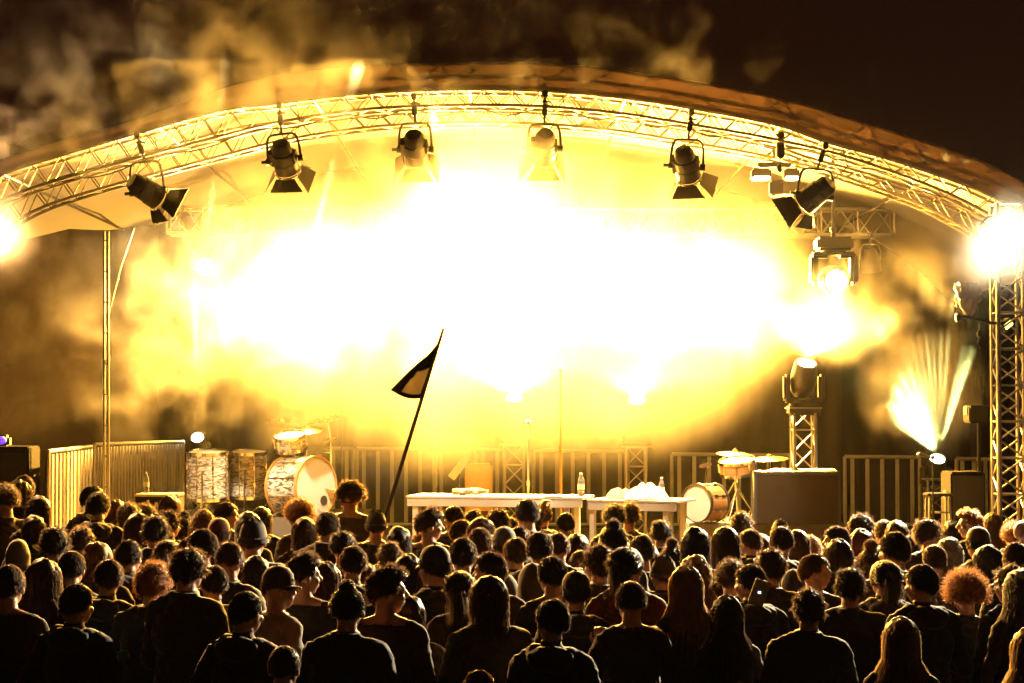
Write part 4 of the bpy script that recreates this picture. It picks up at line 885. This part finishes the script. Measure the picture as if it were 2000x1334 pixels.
# head list: photo x, head top y, head width, hair, hair colour, clothing, body, yaw (degrees; positive turns towards photo left)
CROWD = [
 (12,938,29,'curly','brown','brown','slim',10),(36,936,34,'long','brown','brown','slim',-20),(47,926,28,'short','brown','black','sideb',-30),(75,966,48,'bob','brown','black','jacket',0),(4,981,40,'long','brown','brown','slim',0),(66,1004,44,'bob','dark','black','jacket',10),
 (107,1022,56,'messy','black','black','jacket',5),(181,948,42,'short','black','black','broad',0),(192,960,46,'short','black','black','hoodie',0),(226,974,38,'long','blonde','brown','slim',0),(160,1022,46,'messy','brown','black','jacket',-15),(190,1056,60,'bob','blonde','black','jacket',0),
 (252,1051,50,'short','dark','black','broad',-12),(213,1089,56,'short','brown','black','jacket',0),(18,1099,60,'short','brown','black','broad',0),(84,1090,72,'long','brown','teal','point',0),(300,1085,70,'curly','ginger','black','broad',0),(253,975,38,'curly','dark','black','slim',0),
 (281,977,30,'curly','dark','black','slim',0),(270,1000,46,'bob','brown','black','slim',0),(304,1001,52,'messy','black','black','coat',0),(332,966,42,'long','brown','brown','slim',0),(331,990,42,'messy','brown','black','slim',0),(361,995,32,'top','black','brown','slim',0),
 (397,992,42,'short','blonde','grey','slim',0),(387,1013,40,'bob','blonde','grey','slim',5),(442,978,40,'short','dark','black','jacket',0),(428,1008,46,'cap','dkred','brown','jacket',0),(485,998,52,'bob','grey','grey','slim',0),(511,988,40,'bob','dark','black','slim',0),
 (495,1014,60,'beanie','black','black','broad',0),(395,1030,52,'short','dark','black','sideb',0),(371,1046,48,'short','brown','black','jacket',0),(368,1061,68,'messy','dark','black','coat',-20),(449,1055,55,'short','brown','black','broad',0),(585,967,58,'curly','ginger','brown','slim',20),
 (595,1009,50,'long','dark','brown','jacket',0),(640,996,46,'short','dark','black','coat',-35),(668,1000,34,'bob','brown','pale','slim',0),(686,936,52,'messy','brown','grey','bent',0),(670,1031,50,'messy','black','black','phone',0),(735,995,42,'beanie','black','black','bearer',0),(779,1026,50,'bob','black','black','jacket',0),
 (823,1030,40,'curly','ginger','brown','slim',0),(592,1072,60,'quiff','dark','black','side',0),(545,1100,60,'cap','brown','pale','jacket',-60),(635,1095,62,'long','brown','dkred','slim',0),(715,1098,44,'long','brown','black','slim',0),(755,1096,64,'quiff','dark','brown','side',0),
 (797,1080,56,'long','brown','black','slim',0),(849,1060,54,'cap','black','black','jacket',20),(838,987,48,'quiff','dark','black','side',0),(886,985,36,'short','black','black','sideb',-20),(904,1046,50,'short','dark','black','broad',0),(899,1112,52,'pony','brown','brown','slim',10),
 (868,1090,50,'bob','blonde','black','slim',0),(555,1262,74,'buzz','brown','black','jacket',0),(925,990,36,'messy','dark','black','slim',0),(974,988,42,'messy','dark','black','jacket',0),(996,1007,32,'short','dark','black','slim',0),(1030,972,46,'short','black','black','broad',0),
 (1060,981,36,'short','dark','black','jacket',0),(1105,998,34,'short','black','black','raised',0),(902,1012,36,'short','brown','black','jacket',0),(940,1009,44,'bob','brown','black','slim',0),(937,1027,48,'short','brown','black','jacket',0),(985,1025,46,'cap','dark','black','jacket',0),
 (1016,1024,38,'short','brown','black','jacket',0),(968,1042,45,'bob','dark','black','slim',0),(1008,1046,45,'short','brown','brown','broad',10),(1054,1035,50,'short','dark','grey','broad',0),(1091,1037,42,'short','brown','black','jacket',0),(1127,1040,46,'bob','brown','black','slim',0),
 (958,1074,46,'short','dark','brown','sideb',0),(955,1121,74,'bob','brown','olive','coat',0),(988,1118,48,'hood','grey','olive','jacket',0),(1170,1056,56,'messy','dark','black','coat',0),(1137,1072,42,'bob','brown','black','jacket',0),(1226,1066,60,'pony','dark','dkred','jacket',0),
 (1216,1054,46,'bob','blonde','black','slim',0),(1200,976,40,'curly','black','black','slim',0),(1229,973,36,'curly','dark','brown','slim',0),(1195,1013,46,'bun','black','black','clap',0),(935,1306,76,'short','brown','black','jacket',0),(1291,1009,40,'messy','black','black','broad',0),
 (1254,1041,42,'short','dark','black','slim',0),(1266,1062,44,'bob','brown','brown','slim',0),(1313,1046,38,'top','dark','black','slim',0),(1358,1027,57,'bob','black','black','jacket',0),(1417,1027,56,'long','dark','black','slim',0),(1449,994,42,'messy','brown','brown','slim',0),
 (1466,1030,38,'short','brown','black','slim',0),(1488,1040,42,'bob','brown','black','slim',0),(1527,1024,43,'short','dark','black','jacket',0),(1524,1012,34,'beanie','dark','grey','slim',0),(1557,1033,48,'long','brown','brown','slim',0),(1584,1040,38,'messy','blonde','black','slim',0),
 (1635,1024,42,'short','brown','red','sideb',20),(1638,1051,54,'long','dark','black','broad',0),(1505,1063,58,'messy','dark','black','coat',0),(1536,1053,44,'long','brown','black','slim',0),(1358,1082,60,'wavy','blonde','black','slim',0),(1340,1103,62,'long','blonde','black','slim',0),
 (140,1072,50,'short','dark','black','jacket',0),(36,1050,48,'hood','grey','black','jacket',0),(330,1052,46,'pony','brown','black','slim',0),(418,1100,52,'short','black','black','drink',0),(500,1082,52,'bob','dark','black','coat',0),(690,1062,46,'short','brown','black','drink',0),(762,1052,46,'messy','brown','black','slim',0),
 (1078,1082,50,'short','black','black','clap',0),(1040,1096,54,'hood','black','black','coat',0),(1296,1084,50,'beanie','grey','black','jacket',0),(1466,1098,54,'short','dark','black','drink',0),(1590,1078,50,'short','brown','black','jacket',0),(1660,1100,54,'messy','black','black','broad',0),(1726,1092,52,'pony','dark','black','slim',0),(1800,1098,54,'short','dark','black','drink',0),(1930,1062,48,'bob','black','black','slim',0),(1125,1110,56,'cap','black','black','jacket',0),(1232,1130,58,'short','dark','black','phone',0),(680,1130,58,'bun','dark','black','coat',0),(480,1150,60,'short','black','black','broad',0),(150,1135,58,'short','dark','black','broad',0),(1580,1140,60,'messy','dark','black','coat',0),(1420,1160,60,'long','dark','black','slim',0),(1080,1165,62,'short','black','black','broad',0),(800,1160,60,'bob','dark','black','coat',0),
 (1427,1081,60,'curly','brown','dkred','phone',0),(1550,1108,48,'hood','black','black','jacket',0),(1682,998,46,'messy','dark','black','side',0),(1727,1012,38,'short','brown','black','slim',0),(1752,1014,46,'bob','brown','black','slim',0),(1682,1030,48,'bob','brown','black','slim',0),
 (1701,1050,44,'top','brown','black','slim',0),(1747,1035,50,'short','dark','olive','coat',0),(1777,1043,36,'short','dark','brown','jacket',0),(1812,1007,48,'messy','brown','black','jacket',0),(1860,1014,38,'bob','dark','black','slim',0),(1895,988,42,'quiff','ginger','black','sideb',25),
 (1938,1000,34,'long','blonde','pale','slim',0),(1910,1025,46,'cap','brown','black','broad',25),(1854,1048,50,'wavy','grey','black','coat',0),(1825,1060,42,'short','brown','brown','slim',0),(1887,1096,66,'afro','ginger','black','jacket',0),(1978,1009,44,'curly','ginger','black','slim',0),
 (2001,1014,36,'buzz','grey','pale','side',0),(1984,1055,48,'short','brown','black','broad',0),(1975,1095,50,'messy','brown','black','slim',0),(1996,1109,56,'wavy','grey','grey','slim',0),(1760,1202,72,'long','blonde','black','slim',0),(2012,1222,74,'long','blonde','black','slim',0),
]
HAIRW = dict(buzz=.172, short=.180, quiff=.188, messy=.198, curly=.235, afro=.31, bob=.215, long=.215, wavy=.23, pony=.18, bun=.18, top=.185, cap=.19, beanie=.195, hood=.24)
HAIRT = dict(buzz=.008, short=.02, quiff=.045, messy=.04, curly=.065, afro=.11, bob=.03, long=.03, wavy=.035, pony=.016, bun=.05, top=.08, cap=.035, beanie=.03, hood=.03)
ppl = []
for row in CROWD:
    px, yt, w, hs = row[:4]
    Yw = HAIRW[hs] * F / w; Yh = (CAMZ - 1.72 - HAIRT[hs]) * F / (yt - HZ); Y = (Yw * Yh) ** .5
    Y = max(9.2, min(18.2, Y)); ppl.append([row, Y])
def hgt(row, Y): return P(row[0], row[1], Y).z - HAIRT[row[3]]
for it in range(120):                    # nobody stands inside a neighbour
    for i in range(len(ppl)):
        for j in range(i):
            a, c = ppl[i], ppl[j]; dx = P(a[0][0], 0, a[1]).x - P(c[0][0], 0, c[1]).x; dy = a[1] - c[1]; dd = math.hypot(dx * 1.0, dy * 1.25)
            if dd < .46:
                k = .06 * (1 if dy > 0 or (dy == 0 and a[0][1] < c[0][1]) else -1); a[1] += k; c[1] -= k
    for a in ppl:
        a[1] = max(8.8, min(18.4, a[1])); h = hgt(a[0], a[1])
        if h < 1.5 and a[0][1] < 1200: a[1] -= .03
        if h > 1.98: a[1] += .03
HWORD = dict(buzz='close cropped', short='short', quiff='swept up', messy='tousled', curly='curly', afro='big round curly', bob='chin length', long='long straight', wavy='long wavy', pony='tied back', bun='pinned up', top='topknot')
CWORD = dict(black='black', dark='dark', brown='brown', ginger='ginger', blonde='fair', grey='grey')
TWORD = dict(black='black top', navy='navy top', brown='brown top', grey='grey top', olive='olive top', red='red jacket', dkred='dark red top', pale='pale top', teal='turquoise top')
MARK = [(-60, 'by the speaker stack'), (60, 'by the ribbed barrier end'), (145, 'below the pale barrier'), (205, 'below the double pole'), (262, 'below the ribbed panel'), (330, 'below the lettered case'), (400, 'below the bigger floor tom'), (480, 'below the smaller floor tom'), (545, 'below the bass drum shell'),
        (605, 'below the bass drum skin'), (685, 'below the boom mic stand'), (745, 'below the flag pole foot'), (815, 'below the table corner leg'), (890, 'below the lying bottles'), (950, 'below the tan amplifier'), (1032, 'below the straight mic stand'), (1095, 'below the thin mic stand'), (1140, 'below the standing bottle'), (1195, 'below the table join'),
        (1250, 'below the towel heap'), (1310, 'below the short table end'), (1365, 'below the small bass drum'), (1430, 'below the amber snare'), (1490, 'below the flight case corner'), (1560, 'below the flight case middle'), (1635, 'below the flight case end'), (1700, 'below the clear guardrail'), (1765, 'below the guardrail end'), (1830, 'below the stool'), (1890, 'below the speaker cabinet'), (1955, 'below the lattice tower'), (2040, 'beyond the lattice tower')]
ROWS = ['first row', 'second row', 'third row', 'fourth row', 'last row']
def band(Y): return 0 if Y > 16 else 1 if Y > 14.2 else 2 if Y > 12.4 else 3 if Y > 10.4 else 4
used = {}
BODIES = {}
for row, Y in sorted(ppl, key=lambda a: -a[1]):
    px, yt, w, hs, hc, tc, bd, yaw = row
    h = max(1.3, hgt(row, Y)); s_ = h / 1.75; base = P(px, yt, Y)
    if bd in ('slim', 'jacket', 'broad') and hs not in ('long', 'wavy') and yt < 1190 and rnd.random() < .55: bd = rnd.choice(['turned', 'nodding', 'hoodie', 'drink', 'clap', 'chatting', 'phone', 'jacket'])
    me = BODY[bd]; o = bpy.data.objects.new('person', me); COL.objects.link(o); BODIES[(px, yt)] = o
    o.scale = (s_, s_, s_); rz = R(yaw + rnd.uniform(-16, 16)); o.rotation_euler = (0, 0, rz)
    hp = Matrix.Rotation(rz, 3, 'Z') @ (HC * s_); o.location = (base.x - hp.x, Y - hp.y, 0)
    o.material_slots[1].link = 'OBJECT'; o.material_slots[1].material = TCOL[tc]
    vs_ = HM[hs]; mesh = vs_[rnd.randrange(len(vs_))]
    if hs in ('long', 'wavy') and hc in ('blonde', 'grey') or px == 84: mesh = next(m_ for m_ in vs_ if m_['sd'] % 2 == 1)
    k = bpy.data.objects.new('hair' if hs not in ('cap', 'beanie', 'hood') else {'cap': 'peaked_cap', 'beanie': 'knitted_hat', 'hood': 'hood'}[hs], mesh); COL.objects.link(k); k.parent = o; k.location = HC
    hw = 1.
    wid = w / F * Y / s_; want = wid / HAIRW[hs]; hw = max(.9, min(1.16, want)) if hs in ('curly', 'afro', 'bob', 'long', 'wavy', 'messy', 'hood') else max(.97, min(1.06, want))
    k.scale = (hw, max(.98, min(1.1, hw)), max(.98, min(1.08, hw))); k.rotation_euler = (HEADTILT.get(bd, 0), 0, HEADYAW.get(bd, 0))
    k.material_slots[0].link = 'OBJECT'
    k.material_slots[0].material = HCOL[hc] if hs not in ('cap', 'beanie', 'hood') else TCOL[{'dark': 'navy'}.get(hc, hc)]
    if hs in ('cap', 'beanie'):
        k2 = bpy.data.objects.new('hair', HM['short'][0]); COL.objects.link(k2); k2.parent = o; k2.location = HC; k2.scale = (.98, 1.0, .86); k2.rotation_euler = k.rotation_euler; k2.material_slots[0].link = 'OBJECT'; k2.material_slots[0].material = HCOL['dark']
    look = {'cap': 'person in a peaked %s cap' % ('dark red' if hc == 'dkred' else hc), 'beanie': 'person in a %s knitted hat' % hc, 'hood': 'person with a %s hood up' % hc}.get(hs) or ('person with %s %s hair' % (HWORD[hs], CWORD[hc]) if hs != 'top' else 'person with a %s topknot' % CWORD[hc])
    mk = min(MARK, key=lambda m: abs(m[0] - px))[1]; lab = '%s %s, %s' % (look, mk, ROWS[band(Y)])
    if (px, yt) == (735, 995): lab = 'person in a black knitted hat holding up the flag pole'
    if (px, yt) == (686, 936): lab = 'tall person in profile with bent head standing out beside the bass drum'
    if (px, yt) == (1105, 998): lab = 'person with short black hair raising one bent hand before the white table'
    if (px, yt) == (84, 1090): lab = 'person with long straight hair and a turquoise top reaching a hand sideways'
    if (px, yt) == (1887, 1096): lab = 'person with a glowing ginger afro before the lattice tower'
    if (px, yt) == (1635, 1024): lab = 'person in a bright red jacket below the flight case end'
    if (px, yt) == (1340, 1103): lab = 'person with long fair hair spreading in two bright strands over the back'
    if (px, yt) == (1760, 1202): lab = 'low person with bright edged fair hair in front of the ginger afro'
    if (px, yt) == (555, 1262): lab = 'close cropped head poking up alone at the very bottom below the bass drum'
    if (px, yt) == (935, 1306): lab = 'head just showing at the very bottom edge below the olive coat'
    if (px, yt) == (300, 1085): lab = 'broad person with glowing ginger curls in the last row below the ribbed panel'
    if (px, yt) == (955, 1121): lab = 'person with chin length hair and wide olive collar below the lying bottles'
    if lab in used: lab = '%s, %s' % (lab, TWORD[tc])
    if lab in used: lab = lab.replace(TWORD[tc], 'the shorter one')
    used[lab] = 1
    tag(o, lab, 'person', 'people of the crowd watching the stage')
# tall person in profile before the drums, head bent
# ---------------------------------------------------------------- flag
fo = BODIES[(735, 995)]; Yf = fo.location.y + .32
t = thing('flag', 'black pennant flag with a pale patch on a slanting pole above the crowd', 'flag', P(722, 1110, Yf)); o0 = Vector(t.location)
pl = lambda px, py, dy=0.: P(px, py, Yf + dy) - o0
top_ = pl(866, 641, -.1)
MB().tube(pl(722, 1110), top_, .018, .014, 8).build('pole', M['black'], t)
# flag cloth hangs from the pole between (862,655) and (824,776), fly edge hanging at (768,765)
def fl(u, v):
    a = Vector((865 - 41 * u, 645 + 133 * u, 0)); e = Vector((852 - 89 * u ** .85, 682 + 80 * u, 0)) if u > .0 else Vector((858, 668, 0))
    p = a.lerp(e, v); return pl(p.x, p.y + 7 * math.sin(v * PI) * u, -.1 + .05 * math.sin(v * 4 + u * 2.5) + .02 * math.sin(u * 9))
rowsn, coln = 30, 18
full = MB().grid(fl, rowsn, coln)
dark, pale = MB(), MB()
fd = []; fp = []
for i in range(rowsn):
    for j in range(coln):
        u, v = (i + .5) / rowsn, (j + .5) / coln
        f = full.f[i * coln + j]
        (fp if (.52 < u < .95 and .13 < v < .74 - .25 * max(0, (.75 - u)) * 2) else fd).append(f)
def solid(faces, name, m):
    used_ = sorted({i for f in faces for i in f}); mp = {k: n_ for n_, k in enumerate(used_)}
    b = MB(); b.add([full.v[i] for i in used_], [[mp[i] for i in f] for f in faces])
    bm = bmesh.new(); vs = [bm.verts.new(v) for v in b.v]
    for f in b.f: bm.faces.new([vs[i] for i in f])
    bm.normal_update(); bmesh.ops.solidify(bm, geom=bm.faces[:], thickness=.004)
    me = bpy.data.meshes.new(name); bm.to_mesh(me); bm.free(); me.materials.append(m); me.polygons.foreach_set('use_smooth', [True] * len(me.polygons))
    ob = bpy.data.objects.new(name, me); COL.objects.link(ob); ob.parent = t
solid(fd, 'flag_cloth', M['flag']); solid(fp, 'pale_patch', M['flagpale'])
# small glowing things in the crowd
def led(px, py, m, label, w=.012, h=.008, name='phone'):
    near = min(ppl, key=lambda a: abs(a[0][0] - px) + abs((a[0][1] + 60) - py)); Y = near[1] - .30
    t = thing(name, label, 'phone', P(px, py, Y)); MB().box((0, 0, 0), (w * 5.5, .012, w * 9), Matrix.Rotation(R(20), 3, 'Y'), .004).build('case_body', M['black'], t)
    MB().box((0, -.008, 0), (w, .006, h), bev=.001).build('light', m, t)
led(1215, 1112, M['green'], 'phone with a green pilot light held up in front of the tied back hair')
led(1746, 1077, M['green'], 'phone with a faint green pilot light behind the olive coat', .008, .006)
led(1483, 1157, M['screen'], 'phone with a small white light by the dark red top', .016, .012)
# ---------------------------------------------------------------- air: haze and smoke
def vol_mat(name, dens, g, col=(1, 1, 1)):
    m = bpy.data.materials.new(name); m.use_nodes = True; nt = m.node_tree; nt.nodes.remove(nt.nodes['Principled BSDF'])
    v = nt.nodes.new('ShaderNodeVolumePrincipled'); v.inputs['Density'].default_value = dens; v.inputs['Anisotropy'].default_value = g; v.inputs['Color'].default_value = (*col, 1)
    nt.links.new(v.outputs[0], nt.nodes['Material Output'].inputs['Volume']); return m, v, nt
HAZE = .00001
m, _, _ = vol_mat('haze', HAZE, .55)
o = MB().box((0, 24, 7), (70, 74, 17)).build('haze', m, smooth=False); o['kind'] = 'stuff'
m, _, _ = vol_mat('stage_haze', .0003, .5)
o = MB().box((0, 22.3, 3.3), (12.6, 8.2, 4.66)).build('stage_haze', m, smooth=False); o['kind'] = 'stuff'
def smoke(c, r, dens, g, scale, lo, hi, seed=0, stretch=(1, 1, 1), core=.25, col=(1, 1, 1), bias=.35, detail=3):
    m, v, nt = vol_mat('smoke', 1, g, col); Lk = nt.links.new; N = nt.nodes.new
    tc = N('ShaderNodeTexCoord'); mp = N('ShaderNodeMapping'); mp.inputs['Scale'].default_value = [scale * r[i] * stretch[i] for i in range(3)]; mp.inputs['Location'].default_value = (seed * 7.3, seed * 3.1, seed * 1.7)
    Lk(tc.outputs['Object'], mp.inputs[0])
    nz = N('ShaderNodeTexNoise'); nz.inputs['Scale'].default_value = 1; nz.inputs['Detail'].default_value = detail; nz.inputs['Roughness'].default_value = .5 if detail < 5 else .62; nz.inputs['Distortion'].default_value = .35
    Lk(mp.outputs[0], nz.inputs['Vector'])
    ln = N('ShaderNodeVectorMath'); ln.operation = 'LENGTH'; Lk(tc.outputs['Object'], ln.inputs[0])
    fo = N('ShaderNodeMapRange'); fo.inputs['From Min'].default_value = 1; fo.inputs['From Max'].default_value = core; fo.inputs['To Max'].default_value = bias; Lk(ln.outputs['Value'], fo.inputs['Value'])
    ad = N('ShaderNodeMath'); ad.operation = 'ADD'; Lk(nz.outputs['Fac'], ad.inputs[0]); Lk(fo.outputs[0], ad.inputs[1])
    mr = N('ShaderNodeMapRange'); mr.interpolation_type = 'SMOOTHSTEP'; mr.inputs['From Min'].default_value = lo + bias; mr.inputs['From Max'].default_value = hi + bias; Lk(ad.outputs[0], mr.inputs['Value'])
    ed = N('ShaderNodeMapRange'); ed.interpolation_type = 'SMOOTHSTEP'; ed.inputs['From Min'].default_value = 1; ed.inputs['From Max'].default_value = .8; Lk(ln.outputs['Value'], ed.inputs['Value'])
    mu = N('ShaderNodeMath'); mu.operation = 'MULTIPLY'; Lk(mr.outputs[0], mu.inputs[0]); Lk(ed.outputs[0], mu.inputs[1])
    m2 = N('ShaderNodeMath'); m2.operation = 'MULTIPLY'; Lk(mu.outputs[0], m2.inputs[0]); m2.inputs[1].default_value = dens; Lk(m2.outputs[0], v.inputs['Density'])
    me = bpy.data.meshes.new('smoke'); b = bmesh.new(); bmesh.ops.create_icosphere(b, subdivisions=2, radius=1.06); b.to_mesh(me); b.free(); me.materials.append(m)
    o = bpy.data.objects.new('smoke', me); COL.objects.link(o); o.location = c; o.scale = r; o['kind'] = 'stuff'; return o
smoke(P(970, 575, 22.6), (3.5, 2.3, 1.5), .52, .5, 1.1, .24, .70, 1, core=.1, bias=.45, detail=4)
smoke(P(1340, 590, 22.3), (1.8, 1.8, 1.15), .42, .5, 1.3, .30, .68, 21, core=.1, bias=.4, detail=4)
smoke(P(600, 600, 22.3), (1.6, 1.7, 1.2), .42, .5, 1.3, .30, .68, 22, core=.1, bias=.4, detail=4)
smoke(P(980, 400, 22.2), (1.7, 1.7, 1.2), .45, .5, 1.1, .15, .75, 15, core=.1, bias=.45)
smoke(P(945, 320, 18.9), (1.6, .8, .8), .8, .5, 1.4, .25, .7, 14, bias=.4)
smoke(P(900, 875, 23.5), (3.3, 1.3, 1.25), .32, .4, 1.0, .0, .7, 6, core=.1, bias=.4)
smoke(P(950, 540, 22.5), (4.0, 2.7, 2.5), .075, .45, .9, .05, .8, 30, core=.0, bias=.25)
smoke(P(260, 620, 21.9), (2.3, 1.4, 1.9), .15, .45, 1.7, .40, .66, 2, core=.3, bias=.2, detail=5)
smoke(P(330, 60, 18.3), (6.0, 1.5, 1.8), .24, .45, 2.5, .31, .66, 3, core=.0, bias=.32, detail=4)
smoke(P(1770, 570, 21.8), (1.5, 1.5, 1.0), .12, .45, 1.8, .40, .66, 4, bias=.2, detail=5)
smoke(P(1610, 620, 20.9), (.9, .9, .6), .26, .45, 1.8, .2, .7, 10)
smoke(P(1810, 760, 22.0), (.8, 1.1, .85), .10, .45, 2.6, .10, .70, 7, bias=.3)
smoke(P(1955, 470, 18.7), (.75, .7, .7), .015, .5, 1.5, .2, .6, 8)
smoke(P(-20, 470, 18.7), (.75, .7, .7), .04, .5, 1.5, .2, .6, 12)
smoke(P(385, 965, 17.2), (.22, .2, .36), .9, .3, 9, .48, .62, 5, bias=.15)
# ---------------------------------------------------------------- lamps that light the place
WARM = (1, .475, .06); GOLD = (1, .62, .22); CREAM = (1, .78, .46); PGREEN = (.97, 1, .30)
def spot(p, d, power, ang, blend=.3, col=WARM, r=.05):
    l = bpy.data.lights.new('lamp_light', 'SPOT'); l.energy = power; l.spot_size = R(ang); l.spot_blend = blend; l.color = col; l.shadow_soft_size = r
    o = bpy.data.objects.new('lamp_light', l); COL.objects.link(o); o.location = p; o.rotation_euler = Vector(d).to_track_quat('-Z', 'Y').to_euler(); return o
K = 5.
for k, w_ in ():
    pass
for k, pw in (('t1', 5600), ('t2', 6000), ('t3', 6000), ('t4', 5600)):
    spot(L[k], (0, -10, -3.0), pw * K, 92)
spot(L['t0'], (1, -10, -1.5), 300 * K, 70, .4, GOLD); spot(L['t5'], (-1, -10, -1.5), 500 * K, 70, .4, GOLD)
for k, pw in (('f1', 900), ('f2', 900), ('f3', 700)): spot(L[k], (0, -.62, 1), pw * K, 118, .25)
spot(L['f4'], (-.2, -.75, .8), 90 * K, 110)
spot(L['r'], (-2, -10, -1.6), 3300 * K, 110, .5, CREAM); spot(L['l'], (2, -10, -.6), 1400 * K, 118, .9, (1, .50, .15))
def beam(p, tgt, power, ang, col=(1, .62, .2), r=.02, blend=.5): spot(p, Vector(tgt) - Vector(p), power * K, ang, blend, col, r)
for (k, x1, y1, Y1, pw, an) in (('f4', 374, 0, 17, 1800, 1.5), ('f4', 470, 300, 21, 250, 2.), ('f4', 415, 500, 23, 250, 2.5), ('t0', 457, 0, 17, 1100, 1.1), ('t0', 300, 380, 21, 300, 4), ('t0', 350, 300, 20, 250, 3), ('t0', 400, 330, 20, 250, 2), ('t1', 735, 0, 17, 3200, 1.2), ('t2', 810, 40, 17, 3200, 1.2), ('t3', 1290, 300, 21, 400, 1.6), ('t4', 1255, 250, 21, 300, 1.4), ('t5', 1632, 380, 20, 250, 2), ('t5', 1650, 380, 20, 250, 1.4)):
    beam(L[k], P(x1, y1, Y1), pw * (20 if y1 < 50 else 8), an)
for (x1, y1, pw, an) in ((1912, 640, 420, 3.2), (1893, 640, 420, 1.8), (1862, 560, 420, 1.3), (1840, 560, 420, 1.2), (1818, 560, 420, 1.1), (1800, 570, 420, 1.4), (1782, 590, 420, 1.2), (1765, 610, 420, 1.3), (1748, 640, 420, 1.8), (1735, 680, 420, 2.5), (1722, 720, 360, 4), (1712, 755, 330, 5.5), (1720, 790, 260, 6), (1755, 720, 60, 14)):
    beam(L['f5'], P(x1, y1, 20.8), pw * 36, an, PGREEN, .02, .75)
for (x1, y1, pw, an) in ((1760, 600, 350, 8), (1660, 560, 250, 4), (1600, 560, 250, 3), (1575, 560, 200, 2)):
    beam(L['f3'], P(x1, y1, 19.6), pw * 16, an)
cy = S.cycles
cy.use_denoising = True; cy.max_bounces = 5; cy.diffuse_bounces = 1; cy.glossy_bounces = 2; cy.transmission_bounces = 4; cy.transparent_max_bounces = 6; cy.volume_bounces = 0; cy.volume_max_steps = 128; cy.volume_step_rate = 2.5
cy.use_adaptive_sampling = True; cy.adaptive_threshold = .08; cy.adaptive_min_samples = 48; cy.sample_clamp_indirect = 6.; cy.caustics_reflective = False; cy.caustics_refractive = False

for k, tgt, pw in (('s1', (480, 950, 22.6), 160), ('s2', (600, 950, 22.4), 420), ('s3', (930, 970, 20.4), 210), ('s4', (1150, 970, 20.), 210), ('s5', (1390, 980, 21.2), 420), ('s6', (1300, 980, 20.), 160)):
    spot(L[k], P(*tgt) - L[k], pw * K, 34, .6, CREAM)
